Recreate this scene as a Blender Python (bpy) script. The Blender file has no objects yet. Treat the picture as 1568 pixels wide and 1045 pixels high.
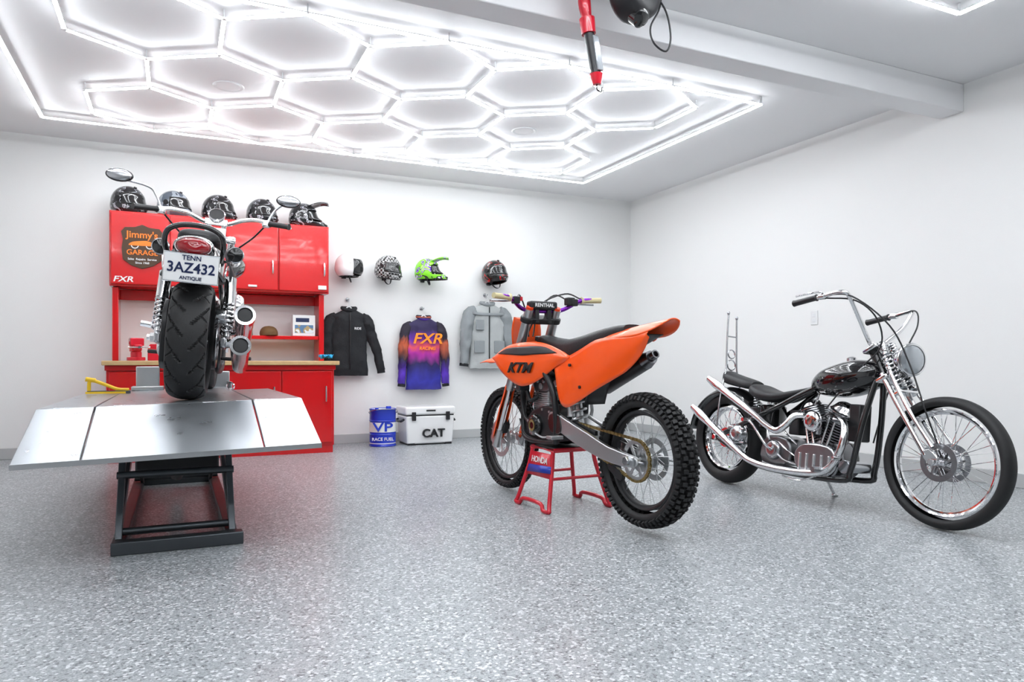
import bpy, bmesh, math, random
from mathutils import Vector, Matrix, noise
random.seed(7)
sc = bpy.context.scene
rad = math.radians
pi = math.pi

# ------------------------------------------------------------------ materials
def mat(name, col, rough=.5, metal=0., coat=0., es=0., nz=.04, nscale=25., bump=0., bscale=200.):
    m = bpy.data.materials.new(name); m.use_nodes = True
    nt = m.node_tree; b = nt.nodes['Principled BSDF']
    b.inputs['Base Color'].default_value = (*col, 1)
    b.inputs['Metallic'].default_value = metal
    b.inputs['Coat Weight'].default_value = coat
    b.inputs['Coat Roughness'].default_value = .05
    tc = nt.nodes.new('ShaderNodeTexCoord')
    n = nt.nodes.new('ShaderNodeTexNoise'); n.inputs['Scale'].default_value = nscale
    nt.links.new(tc.outputs['Object'], n.inputs['Vector'])
    mr = nt.nodes.new('ShaderNodeMapRange')
    mr.inputs['To Min'].default_value = max(0, rough-nz); mr.inputs['To Max'].default_value = min(1, rough+nz)
    nt.links.new(n.outputs['Fac'], mr.inputs['Value'])
    nt.links.new(mr.outputs['Result'], b.inputs['Roughness'])
    if bump:
        n2 = nt.nodes.new('ShaderNodeTexNoise'); n2.inputs['Scale'].default_value = bscale
        nt.links.new(tc.outputs['Object'], n2.inputs['Vector'])
        bp = nt.nodes.new('ShaderNodeBump'); bp.inputs['Strength'].default_value = bump
        bp.inputs['Distance'].default_value = .01
        nt.links.new(n2.outputs['Fac'], bp.inputs['Height'])
        nt.links.new(bp.outputs['Normal'], b.inputs['Normal'])
    if es:
        b.inputs['Emission Color'].default_value = (*col, 1)
        b.inputs['Emission Strength'].default_value = es
    return m

def ramp_mat(name, stops, tex='noise', scale=6., rough=.3, coat=.5, axis=None, distort=0., interp='CONSTANT', metal=0., nmix=.0):
    m = mat(name, (1, 1, 1), rough, metal, coat)
    nt = m.node_tree; b = nt.nodes['Principled BSDF']
    tc = nt.nodes.new('ShaderNodeTexCoord')
    cr = nt.nodes.new('ShaderNodeValToRGB'); cr.color_ramp.interpolation = interp
    els = cr.color_ramp.elements
    while len(els) < len(stops): els.new(.5)
    for e, (p, c) in zip(els, stops): e.position = p
    for e, (p, c) in zip(els, stops): e.color = (*c, 1)
    if tex == 'noise':
        t = nt.nodes.new('ShaderNodeTexNoise'); t.inputs['Scale'].default_value = scale
        t.inputs['Distortion'].default_value = distort; t.inputs['Detail'].default_value = 1
        nt.links.new(tc.outputs['Object'], t.inputs['Vector']); out = t.outputs['Fac']
    elif tex == 'checker':
        t = nt.nodes.new('ShaderNodeTexChecker'); t.inputs['Scale'].default_value = scale
        nt.links.new(tc.outputs['Object'], t.inputs['Vector']); out = t.outputs['Fac']
    else:
        sp = nt.nodes.new('ShaderNodeSeparateXYZ'); nt.links.new(tc.outputs['Generated'], sp.inputs[0])
        n = nt.nodes.new('ShaderNodeTexNoise'); n.inputs['Scale'].default_value = scale; n.inputs['Detail'].default_value = 1
        nt.links.new(tc.outputs['Generated'], n.inputs['Vector'])
        ma = nt.nodes.new('ShaderNodeMath'); ma.operation = 'MULTIPLY_ADD'
        nt.links.new(n.outputs['Fac'], ma.inputs[0]); ma.inputs[1].default_value = nmix
        nt.links.new(sp.outputs[axis], ma.inputs[2]); out = ma.outputs[0]
    nt.links.new(out, cr.inputs[0]); nt.links.new(cr.outputs[0], b.inputs['Base Color'])
    return m

M = {}
M['wall'] = mat('wall_paint', (.85, .85, .84), .55, bump=.05, bscale=120)
M['ceil'] = mat('ceiling_paint', (.84, .84, .85), .6, bump=.04, bscale=90)
M['base'] = mat('baseboard_grey', (.50, .51, .51), .4)
M['chrome'] = mat('chrome', (.84, .84, .85), .06, 1, nz=.02)
M['chromed'] = mat('chrome_satin', (.50, .51, .53), .22, 1, nz=.06)
M['alu'] = mat('cast_aluminium', (.56, .57, .58), .34, 1, bump=.05)
M['engine'] = mat('engine_grey', (.22, .22, .23), .32, 1, bump=.05)
M['steel'] = mat('dark_steel', (.11, .12, .13), .38, .9)
M['black'] = mat('gloss_black', (.010, .010, .011), .12, 0, .8, nz=.03)
M['satin'] = mat('satin_black', (.015, .015, .017), .38)
M['rubber'] = mat('tyre_rubber', (.013, .013, .014), .58, bump=.08, bscale=90)
M['leather'] = mat('black_vinyl', (.013, .013, .015), .45, bump=.15, bscale=140)
M['orange'] = mat('orange_plastic', (.95, .105, .006), .28, 0, .3, nz=.01)
M['orange2'] = mat('orange_plastic_dark', (.75, .06, .006), .3, 0, .3)
M['red'] = mat('red_powder_coat', (.60, .006, .009), .2, 0, .5, nscale=5)
M['redst'] = mat('stand_red', (.60, .010, .03), .3, 0, .4)
M['white'] = mat('white_gloss', (.84, .84, .84), .25, 0, .4)
M['whitem'] = mat('white_plastic', (.78, .79, .80), .45)
M['gold'] = mat('chain_brass', (.40, .30, .13), .35, 1)
M['purple'] = mat('purple_anodised', (.22, .03, .42), .25, .8)
M['beige'] = mat('grip_beige', (.62, .55, .32), .6)
M['glass'] = mat('lens_glass', (.50, .53, .56), .08, .6, 1)
M['redlens'] = mat('red_lens', (.30, .004, .01), .08, 0, 1)
M['blue'] = mat('blue_drum', (.01, .04, .50), .25, 0, .5)
M['yellow'] = mat('yellow_paint', (.85, .55, .02), .35)
M['wood'] = ramp_mat('bench_wood', [(0, (.42, .26, .12)), (.5, (.60, .41, .20)), (1, (.5, .33, .15))], 'noise', 4, .4, .2, distort=3, interp='LINEAR')
M['plate'] = mat('deck_plate', (.50, .53, .56), .30, .9, nscale=9, nz=.07)
M['brown'] = mat('sign_brown', (.075, .035, .015), .4)
M['signor'] = mat('sign_orange', (.9, .22, .02), .4)
M['navy'] = mat('plate_navy', (.01, .02, .08), .4)
M['fab_black'] = mat('black_fabric', (.010, .011, .014), .75, bump=.2, bscale=60)
M['fab_grey'] = mat('grey_fabric', (.26, .28, .29), .75, bump=.2, bscale=60)
M['fab_grey2'] = mat('grey_fabric_light', (.44, .46, .46), .75, bump=.2, bscale=60)
M['jersey'] = ramp_mat('jersey_print', [(0, (.02, .015, .10)), (.22, (.04, .04, .38)), (.45, (.02, .015, .09)), (.60, (.45, .03, .35)), (.70, (.75, .10, .12)), (.80, (.15, .03, .40)), (.92, (.03, .02, .08))], 'grad', 5, .7, 0, axis=2, nmix=.18, interp='LINEAR')
M['jersey_sl'] = ramp_mat('jersey_sleeve', [(0, (.03, .02, .15)), (.25, (.10, .03, .45)), (.5, (.02, .015, .03)), (.75, (.55, .12, .05)), (.85, (.02, .015, .03))], 'grad', 6, .7, 0, axis=2, nmix=.2, interp='LINEAR')
M['textorange'] = mat('print_orange', (.95, .30, .02), .6)
M['h_green'] = ramp_mat('helmet_green', [(0, (.25, .75, .03)), (.47, (.02, .02, .02)), (.52, (.85, .88, .85)), (.56, (.12, .03, .40)), (.64, (.35, .85, .03))], 'noise', 9, .25, .6, distort=1.5)
M['h_check'] = ramp_mat('helmet_checker', [(0, (.015, .015, .015)), (.5, (.5, .5, .5))], 'checker', 46, .25, .6)
M['h_red'] = ramp_mat('helmet_red', [(0, (.012, .012, .012)), (.52, (.5, .02, .02)), (.57, (.012, .012, .012)), (.64, (.4, .4, .4))], 'noise', 12, .2, .7, distort=1)
M['h_graph'] = ramp_mat('helmet_graphics', [(0, (.012, .012, .014)), (.55, (.45, .46, .5)), (.60, (.012, .012, .014))], 'noise', 12, .18, .8, distort=2)
M['h_grey'] = ramp_mat('helmet_grey', [(0, (.10, .12, .15)), (.5, (.30, .33, .37)), (.6, (.06, .07, .09))], 'noise', 7, .2, .7, distort=1)
M['led'] = mat('led_tube', (.93, .965, 1.0), .4, es=36)
M['cap'] = mat('cap_brown', (.15, .08, .03), .8)
M['tank_b'] = ramp_mat('tank_black_flake', [(0, (.005, .005, .006)), (.655, (.35, .35, .37)), (.668, (.005, .005, .006))], 'noise', 7, .08, 1., distort=2.5)
M['doorgrey'] = mat('door_panel_grey', (.16, .165, .17), .5)  # dark tone chosen to put dark reflections into the chrome

def floor_mat():
    m = mat('epoxy_flake_floor', (.4, .4, .4), .34, 0, .08, nscale=3, nz=.02)
    nt = m.node_tree; b = nt.nodes['Principled BSDF']
    tc = nt.nodes.new('ShaderNodeTexCoord')
    def vor(scale, stops):
        v = nt.nodes.new('ShaderNodeTexVoronoi'); v.voronoi_dimensions = '2D'; v.inputs['Scale'].default_value = scale
        nt.links.new(tc.outputs['Object'], v.inputs['Vector'])
        s = nt.nodes.new('ShaderNodeSeparateColor'); nt.links.new(v.outputs['Color'], s.inputs[0])
        r = nt.nodes.new('ShaderNodeValToRGB'); r.color_ramp.interpolation = 'CONSTANT'
        e = r.color_ramp.elements
        while len(e) < len(stops): e.new(.5)
        for q, (p, c) in zip(e, stops): q.position = p
        for q, (p, c) in zip(e, stops): q.color = (*c, 1)
        nt.links.new(s.outputs[0], r.inputs[0]); return r.outputs[0]
    a = vor(118, [(0, (.05, .055, .06)), (.10, (.26, .28, .29)), (.38, (.36, .38, .40)), (.66, (.31, .33, .345)), (.86, (.78, .80, .81))])
    c = vor(250, [(0, (.12, .13, .14)), (.2, (.36, .38, .395)), (.6, (.30, .32, .335)), (.85, (.60, .62, .63))])
    mx = nt.nodes.new('ShaderNodeMix'); mx.data_type = 'RGBA'; mx.inputs['Factor'].default_value = .42
    nt.links.new(a, mx.inputs['A']); nt.links.new(c, mx.inputs['B'])
    nt.links.new(mx.outputs['Result'], b.inputs['Base Color'])
    n = nt.nodes.new('ShaderNodeTexNoise'); n.inputs['Scale'].default_value = 60
    nt.links.new(tc.outputs['Object'], n.inputs['Vector'])
    bp = nt.nodes.new('ShaderNodeBump'); bp.inputs['Strength'].default_value = .10; bp.inputs['Distance'].default_value = .004
    nt.links.new(n.outputs['Fac'], bp.inputs['Height']); nt.links.new(bp.outputs['Normal'], b.inputs['Normal'])
    return m
M['floor'] = floor_mat()

# ------------------------------------------------------------------ geometry kit
def cr(P, k, closed=False):
    """Catmull-Rom resample of tuples"""
    if k <= 1: return [tuple(p) for p in P]
    n = len(P); out = []
    rng = n if closed else n-1
    for i in range(rng):
        if closed: p0, p1, p2, p3 = P[(i-1) % n], P[i], P[(i+1) % n], P[(i+2) % n]
        else:
            p1, p2 = P[i], P[i+1]
            p0 = P[i-1] if i > 0 else [2*a-b for a, b in zip(p1, p2)]
            p3 = P[i+2] if i+2 < n else [2*b-a for a, b in zip(p1, p2)]
        for s in range(k):
            t = s/k
            out.append(tuple(.5*((2*b)+(-a+c)*t+(2*a-5*b+4*c-d)*t*t+(-a+3*b-3*c+d)*t**3) for a, b, c, d in zip(p0, p1, p2, p3)))
    if not closed: out.append(tuple(P[-1]))
    return out

class G:
    def __init__(s): s.v = []; s.f = []
    def add(s, vs, fs):
        o = len(s.v); s.v += [tuple(v) for v in vs]; s.f += [tuple(i+o for i in f) for f in fs]; return s
    def tube(s, pts, r, n=10, k=1, closed=False, sq=1.):
        rs = list(r) if isinstance(r, (list, tuple)) else [r]*len(pts)
        Q = cr([tuple(p)+(q,) for p, q in zip(pts, rs)], k, closed)
        P = [Vector(q[:3]) for q in Q]; R = [max(q[3], .0004) for q in Q]
        m = len(P); T = []
        for i in range(m):
            if closed: t = P[(i+1) % m]-P[i-1]
            elif i == 0: t = P[1]-P[0]
            elif i == m-1: t = P[-1]-P[-2]
            else: t = (P[i+1]-P[i]).normalized()+(P[i]-P[i-1]).normalized()
            T.append(t.normalized() if t.length > 1e-9 else Vector((0, 0, 1)))
        ref = Vector((0, 1, 0)) if abs(T[0].y) < .8 else Vector((0, 0, 1))
        N = (ref-T[0]*ref.dot(T[0])).normalized(); vs = []
        for i in range(m):
            N = (N-T[i]*N.dot(T[i]))
            N = N.normalized() if N.length > 1e-6 else T[i].orthogonal().normalized()
            B = T[i].cross(N)
            for j in range(n):
                a = 2*pi*j/n
                vs.append(P[i]+N*(math.cos(a)*R[i]*sq)+B*(math.sin(a)*R[i]))
        fs = []
        for i in range(m if closed else m-1):
            for j in range(n):
                a = i*n+j; b = i*n+(j+1) % n; i2 = (i+1) % m
                fs.append((a, b, i2*n+(j+1) % n, i2*n+j))
        if not closed:
            fs.append(tuple(range(n))[::-1]); fs.append(tuple((m-1)*n+j for j in range(n)))
        return s.add(vs, fs)
    def lathe(s, prof, c=(0, 0, 0), ax=(0, 1, 0), n=48, closed=False, k=1):
        prof = cr(prof, k, closed)
        ax = Vector(ax).normalized(); u = ax.orthogonal().normalized(); w = ax.cross(u); c = Vector(c)
        vs = []; m = len(prof)
        for i in range(n):
            a = 2*pi*i/n; d = u*math.cos(a)+w*math.sin(a)
            for (r, h) in prof: vs.append(c+d*r+ax*h)
        fs = []
        for i in range(n):
            i2 = (i+1) % n
            for j in range(m if closed else m-1):
                j2 = (j+1) % m
                fs.append((i*m+j, i*m+j2, i2*m+j2, i2*m+j))
        return s.add(vs, fs)
    def cyl(s, c, ax, r, h, n=32, ch=.12):
        e = min(r, h)*ch
        return s.lathe([(0, -h/2), (r-e, -h/2), (r, -h/2+e), (r, h/2-e), (r-e, h/2), (0, h/2)], c, ax, n)
    def obox(s, c, sx, sy, sz, ux=(1, 0, 0), uy=(0, 1, 0), uz=(0, 0, 1)):
        c = Vector(c); ux, uy, uz = Vector(ux)*sx/2, Vector(uy)*sy/2, Vector(uz)*sz/2
        vs = [c+ux*a+uy*b+uz*d for a in (-1, 1) for b in (-1, 1) for d in (-1, 1)]
        return s.add(vs, [(0, 1, 3, 2), (4, 6, 7, 5), (0, 4, 5, 1), (2, 3, 7, 6), (0, 2, 6, 4), (1, 5, 7, 3)])
    def bb(s, x0, x1, y0, y1, z0, z1):
        return s.obox(((x0+x1)/2, (y0+y1)/2, (z0+z1)/2), abs(x1-x0), abs(y1-y0), abs(z1-z0))
    def bar(s, a, b, w, h, up=(0, 0, 1)):
        a, b = Vector(a), Vector(b); t = (b-a); L = t.length; t.normalize(); up = Vector(up)
        sd = t.cross(up)
        if sd.length < 1e-4: sd = t.orthogonal()
        sd.normalize(); u = sd.cross(t)
        return s.obox((a+b)/2, L, w, h, t, sd, u)
    def loft(s, secs):
        n = len(secs[0]); vs = [p for q in secs for p in q]; fs = []
        for i in range(len(secs)-1):
            for j in range(n): fs.append((i*n+j, i*n+(j+1) % n, (i+1)*n+(j+1) % n, (i+1)*n+j))
        fs.append(tuple(range(n))[::-1]); fs.append(tuple((len(secs)-1)*n+j for j in range(n)))
        return s.add(vs, fs)
    def loftx(s, L, n=24, p=2.4, k=4, y=0.):
        """sections in yz; L rows (x, zc, hw, hup, hdown)"""
        secs = []
        for (x, z, w, a, b) in cr(L, k):
            q = []
            for j in range(n):
                t = 2*pi*j/n; ct, st = math.cos(t), math.sin(t)
                q.append((x, y+w*math.copysign(abs(ct)**(2/p), ct), z+(a if st > 0 else b)*math.copysign(abs(st)**(2/p), st)))
            secs.append(q)
        return s.loft(secs)
    def ell(s, c, a, b, d, n=24, m=14):
        vs = []; fs = []
        for i in range(m+1):
            t = pi*i/m
            for j in range(n):
                u = 2*pi*j/n
                vs.append((c[0]+a*math.sin(t)*math.cos(u), c[1]+b*math.sin(t)*math.sin(u), c[2]+d*math.cos(t)))
        for i in range(m):
            for j in range(n): fs.append((i*n+j, i*n+(j+1) % n, (i+1)*n+(j+1) % n, (i+1)*n+j))
        return s.add(vs, fs)
    def prism(s, poly, y0, y1, ku=1):
        poly = cr(poly, ku, True); n = len(poly)
        vs = [(x, y0, z) for x, z in poly]+[(x, y1, z) for x, z in poly]
        fs = [tuple(range(n)), tuple(range(2*n-1, n-1, -1))]+[(i, n+i, n+(i+1) % n, (i+1) % n) for i in range(n)]
        return s.add(vs, fs)
    def sheet(s, rows, k=4, k2=None):
        k2 = k2 or k
        rows = [cr(r, k) for r in rows]
        cols = [cr([r[j] for r in rows], k2) for j in range(len(rows[0]))]
        nr = len(cols[0]); nc = len(cols)
        vs = [cols[j][i] for i in range(nr) for j in range(nc)]
        fs = [(i*nc+j, i*nc+j+1, (i+1)*nc+j+1, (i+1)*nc+j) for i in range(nr-1) for j in range(nc-1)]
        return s.add(vs, fs)
    def helix(s, a, b, R, r, turns, n=6):
        a, b = Vector(a), Vector(b); t = (b-a).normalized(); u = t.orthogonal().normalized(); w = t.cross(u)
        pts = []
        m = int(turns*12)
        for i in range(m+1):
            q = 2*pi*turns*i/m
            pts.append(a+(b-a)*(i/m)+u*math.cos(q)*R+w*math.sin(q)*R)
        return s.tube([tuple(p) for p in pts], r, n)
    def my(s):
        return s.add([(x, -y, z) for x, y, z in s.v], [f[::-1] for f in s.f]) if s.v else s

def mk(name, g, m, parent=None, bev=0, sol=0, sub=0, ang=38, seg=2):
    me = bpy.data.meshes.new(name); me.from_pydata(g.v, [], g.f)
    bm = bmesh.new(); bm.from_mesh(me)
    bmesh.ops.remove_doubles(bm, verts=bm.verts, dist=2e-5)
    bmesh.ops.recalc_face_normals(bm, faces=bm.faces)
    for e in bm.edges:
        if len(e.link_faces) == 2 and e.calc_face_angle(0) > rad(ang): e.smooth = False
    for f in bm.faces: f.smooth = True
    bm.to_mesh(me); bm.free()
    o = bpy.data.objects.new(name, me); sc.collection.objects.link(o)
    me.materials.append(m if not isinstance(m, str) else M[m])
    if parent: o.parent = parent
    if bev:
        b = o.modifiers.new('bevel', 'BEVEL'); b.width = bev; b.segments = seg; b.limit_method = 'ANGLE'; b.angle_limit = rad(40)
        b.harden_normals = False
    if sol:
        b = o.modifiers.new('solid', 'SOLIDIFY'); b.thickness = sol; b.offset = 0
    if sub:
        b = o.modifiers.new('sub', 'SUBSURF'); b.levels = sub; b.render_levels = sub
    return o

class Asm:
    def __init__(s, name, mtx=Matrix()):
        s.e = bpy.data.objects.new(name, None); s.e.empty_display_size = .1
        sc.collection.objects.link(s.e); s.e.matrix_world = mtx
    def __call__(s, name, g, m, **kw): return mk(name, g, m, s.e, **kw)
    def text(s, name, txt, size, c, right, up, m, ext=.001, sx=1., shear=0.):
        cu = bpy.data.curves.new(name, 'FONT'); cu.body = txt; cu.size = size; cu.extrude = ext
        cu.align_x = 'CENTER'; cu.align_y = 'CENTER'; cu.offset = size*.018; cu.shear = shear
        t = bpy.data.objects.new('tmp', cu); sc.collection.objects.link(t)
        bpy.context.view_layer.update()
        me = bpy.data.meshes.new_from_object(t.evaluated_get(bpy.context.evaluated_depsgraph_get()))
        bpy.data.objects.remove(t)
        r = Vector(right).normalized(); u = Vector(up).normalized(); n = r.cross(u)
        mt = Matrix(((r.x*sx, u.x, n.x, c[0]), (r.y*sx, u.y, n.y, c[1]), (r.z*sx, u.z, n.z, c[2]), (0, 0, 0, 1)))
        me.transform(mt); me.materials.clear(); me.materials.append(M[m])
        o = bpy.data.objects.new(name, me); sc.collection.objects.link(o); o.parent = s.e
        return o

def T(x, y, z): return Matrix.Translation((x, y, z))
def RZ(a): return Matrix.Rotation(rad(a), 4, 'Z')
def RX(a): return Matrix.Rotation(rad(a), 4, 'X')
def RY(a): return Matrix.Rotation(rad(a), 4, 'Y')

# ------------------------------------------------------------------ room
XL, XR, YF, YB, H = -2.3, 5.3, -2.4, 7.75, 2.94
mk('floor', G().bb(XL-.1, XR+.1, YF-.1, YB+.1, -.1, 0), 'floor')
mk('ceiling', G().bb(XL-.1, XR+.1, YF-.1, YB+.1, H, H+.1), 'ceil')
mk('wall_back', G().bb(XL-.1, XR+.1, YB, YB+.1, 0, H), 'wall')
mk('wall_right', G().bb(XR, XR+.1, YF, YB, 0, H), 'wall')
mk('wall_left', G().bb(XL-.1, XL, YF, YB, 0, H), 'wall')
mk('wall_front', G().bb(XL, XR, YF-.1, YF, 0, H), 'wall')
mk('ceiling_beam', G().bb(XL, XR, 3.42, 3.61, 2.735, H), 'ceil', bev=.006)
mk('baseboard_back', G().bb(XL, XR, YB-.015, YB, 0, .10), 'base', bev=.004)
mk('baseboard_right', G().bb(XR-.015, XR, YF, YB-.015, 0, .10), 'base', bev=.004)
mk('baseboard_left', G().bb(XL, XL+.015, YF, YB-.015, 0, .10), 'base', bev=.004)
g = G()
for i in range(4):
    for j in range(6):
        g.bb(-1.2+j*.85, -1.2+j*.85+.8, YF+.03, YF+.045, .05+i*.58, .05+i*.58+.53)
g.bb(-1.25, 3.9, YF+.004, YF+.03, .01, 2.36)
mk('door_1', g, 'doorgrey', bev=.008)  # unseen door behind the camera, darkened for contrast in chrome reflections

# ------------------------------------------------------------------ hexagon lights
def hexlight(x0, x1, y0, y1):
    A = Asm('hexagon_ceiling_light')
    w = .865; s = (y1-y0)/5; z = H-.062
    cen = []
    xs = x0+.385
    for row, cnt in ((0, 5), (1, 4), (2, 5)):
        for i in range(cnt):
            cx = xs+w/2+i*w+(w/2 if row == 1 else 0); cen.append((cx, y0+s+row*1.5*s))
    E = {}; N = {}
    for cx, cy in cen:
        q = [(cx+w/2, cy-s/2), (cx+w/2, cy+s/2), (cx, cy+s), (cx-w/2, cy+s/2), (cx-w/2, cy-s/2), (cx, cy-s)]
        for i in range(6):
            a, b = q[i], q[(i+1) % 6]
            ka, kb = (round(a[0], 2), round(a[1], 2)), (round(b[0], 2), round(b[1], 2))
            E[tuple(sorted((ka, kb)))] = (a, b); N[ka] = a
    g = G(); h = G()
    for a, b in E.values():
        va, vb = Vector((*a, z)), Vector((*b, z)); t = (vb-va).normalized()*.016
        g.bar(va+t, vb-t, .022, .006)
        up = Vector((0, 0, .0060)); h.bar(va+t+up, vb-t+up, .0235, .005)
    c = [(x0, y0), (x1, y0), (x1, y1), (x0, y1)]
    for i in range(4):
        a, b = c[i], c[(i+1) % 4]
        g.bar((*a, z), (*b, z), .025, .006); h.bar((*a, z+.0060), (*b, z+.0060), .0265, .005)
    A('led_diffusers', g, 'led'); A('led_housings', h, 'whitem')
    g = G()
    for p in N.values(): g.cyl((p[0], p[1], z+.004), (0, 0, 1), .016, .012, 10)
    for p in c: g.cyl((p[0], p[1], z+.034), (0, 0, 1), .008, .054, 8)
    for p in N.values(): g.cyl((p[0], p[1], z+.034), (0, 0, 1), .004, .054, 8)
    A('connectors', g, 'whitem')
hexlight(-1.0, 4.12, 4.25, 6.95)
hexlight(-1.04, 4.08, -.04, 2.66)
for (x, y) in ((.35, 5.77), (2.81, 5.77)):
    A = Asm('ceiling_speaker', T(x, y, H))
    A('bezel', G().lathe([(.085, -.002), (.105, -.006), (.112, 0), (.085, 0)], (0, 0, 0), (0, 0, 1), 40), 'whitem')
    A('grille', G().lathe([(0, -.003), (.085, -.003), (.085, 0)], (0, 0, 0), (0, 0, 1), 40), 'ceil')

A = Asm('wall_outlet', T(XR, 4.8, 1.28))
A('cover', G().bb(-.008, 0, -.04, .04, -.065, .065), 'white', bev=.004)
A('sockets', G().bb(-.011, -.006, -.017, .017, .008, .04).bb(-.011, -.006, -.017, .017, -.04, -.008), 'whitem', bev=.002)

# ------------------------------------------------------------------ reel & work light
A = Asm('hanging_work_light', T(2.0, 3.24, 0))
A('light_body', G().tube([(.0, .0, 2.39), (-.035, .015, 2.60)], [.028, .028], 16), 'satin')
A('red_collar', G().tube([(-.036, .016, 2.60), (-.045, .02, 2.68)], [.038, .042], 16).tube([(.004, 0, 2.335), (0, 0, 2.39)], [.022, .036], 16), 'redst')
A('red_handle', G().tube([(-.045, .02, 2.68), (-.06, .02, 2.76), (-.065, .02, 2.85)], [.026, .034, .028], 16, 4), 'redst')
A('lens', G().obox((-.006, -.024, 2.49), .034, .016, .18, (1, 0, 0), (0, 1, 0), (-.15, .05, 1)), 'glass', bev=.004)
A('hook', G().tube([(.004, 0, 2.345), (.006, 0, 2.31), (.03, 0, 2.30), (.035, 0, 2.325)], .004, 8, 5), 'satin')
A('cord', G().tube([(-.065, .02, 2.84), (-.07, .02, 2.9), (-.07, .02, 2.938)], .006, 8, 4), 'satin')
A = Asm('cord_reel', T(2.16, 3.12, 2.938))
A('bracket', G().bb(-.05, .05, -.03, .03, -.02, 0).bb(-.012, .012, -.02, .02, -.1, -.01), 'satin', bev=.004)
A('housing', G().lathe([(0, -.09), (.07, -.09), (.125, -.07), (.14, -.03), (.14, .03), (.125, .07), (.07, .09), (0, .09)], (0, 0, -.15), (.25, -.9, 0), 40, k=3), 'satin')
A('nozzle', G().lathe([(0, -.02), (.05, -.02), (.05, .03), (.035, .045), (0, .05)], (.0, -.03, -.275), (.2, -.6, -.6), 24), 'black')
A('cord_loop', G().tube([(.1, -.02, -.12), (.2, 0, -.2), (.23, 0, -.33), (.2, 0, -.41), (.12, 0, -.38), (.1, 0, -.3), (.16, 0, -.18), (.17, 0, -.02)], .005, 8, 6), 'satin')

# ------------------------------------------------------------------ workbench + cabinet
A = Asm('workbench')
x0, x1, y0, y1 = -.55, 1.38, 7.02, 7.72
A('cabinet_body', G().bb(x0, x1, y0+.02, y1, .07, .84), 'red', bev=.006)
A('toe_kick', G().bb(x0+.01, x1-.01, y0+.03, y1, 0, .08), 'red')
for i in range(4):
    a = x0+.02+i*.475
    A('door', G().bb(a, a+.465, y0, y0+.025, .10, .79), 'red', bev=.008)
    A('door_handle', G().tube([(a+.40, y0, .50), (a+.40, y0-.035, .50), (a+.40, y0-.035, .64), (a+.40, y0, .64)], .007, 8), 'chrome')
A('top_rail', G().bb(x0-.01, x1+.01, y0-.01, y1, .80, .845), 'red', bev=.005)
A('worktop', G().bb(x0-.03, x1+.04, y0-.05, y1, .845, .885), 'wood', bev=.006)
A('uprights', G().bb(x0+.02, x0+.07, 7.40, 7.70, .885, 1.555).bb(x1-.08, x1-.03, 7.40, 7.70, .885, 1.555).bb(.50, .54, 7.66, 7.70, .885, 1.555), 'red', bev=.005)
A('shelf', G().bb(.5, x1-.08, 7.42, 7.70, 1.10, 1.135), 'red', bev=.004)
A('back_rail', G().bb(x0+.07, x1-.08, 7.67, 7.70, 1.46, 1.555), 'red', bev=.004)
A = Asm('wall_cabinet')
A('case', G().bb(-.55, 1.39, 7.36, YB-.002, 1.56, 2.24), 'red', bev=.006)
for i in range(4):
    a = -.54+i*.482
    A('door', G().bb(a, a+.474, 7.335, 7.362, 1.575, 2.225), 'red', bev=.01)
    hx = a+.42 if i % 2 == 0 else a+.43
    A('door_handle', G().tube([(hx, 7.335, 1.74), (hx, 7.30, 1.75), (hx, 7.30, 1.85), (hx, 7.335, 1.86)], .009, 10, 3), 'chrome')
A('latch', G().bb(.62, .70, 7.32, 7.336, 1.60, 1.62).bb(1.28, 1.36, 7.32, 7.336, 1.60, 1.64), 'whitem', bev=.003)
A.text('sticker_text', 'FXR', .07, (-.44, 7.333, 1.62), (1, 0, 0), (0, 0, 1), 'white', shear=.2, sx=1.3)
A = Asm('metal_sign', T(-.285, 7.325, 1.92))
pts = [(-.17, .13), (-.14, .17), (-.06, .175), (0, .2), (.06, .175), (.14, .17), (.17, .13), (.155, .06), (.165, -.02), (.155, -.12), (.09, -.17), (0, -.20), (-.09, -.17), (-.155, -.12), (-.165, -.02), (-.155, .06)]
A('plate', G().prism(pts, -.002, .008), 'brown')
A.text('title', "Jimmy's", .085, (0, -.005, .105), (1, 0, 0), (0, 0, 1), 'signor')
A.text('title_2', "GARAGE", .065, (0, -.005, -.055), (1, 0, 0), (0, 0, 1), 'signor')
A.text('title_3', "Sales  Repairs  Service", .026, (0, -.005, -.115), (1, 0, 0), (0, 0, 1), 'white')
A.text('title_4', "Since 1968", .026, (0, -.005, -.148), (1, 0, 0), (0, 0, 1), 'white')
g = G()
for sx in (-.06, .06): g.lathe([(.024, -.001), (.032, -.001), (.032, -.004), (.024, -.004)], (sx, 0, .012), (0, 1, 0), 24, closed=True)
A('wheels_art', g, 'whitem')
A('body_art', G().prism([(-.11, .015), (-.08, .04), (-.02, .05), (.03, .055), (.07, .045), (.11, .02), (.08, .01), (-.08, .008)], -.006, -.002, 2), 'signor')

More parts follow.
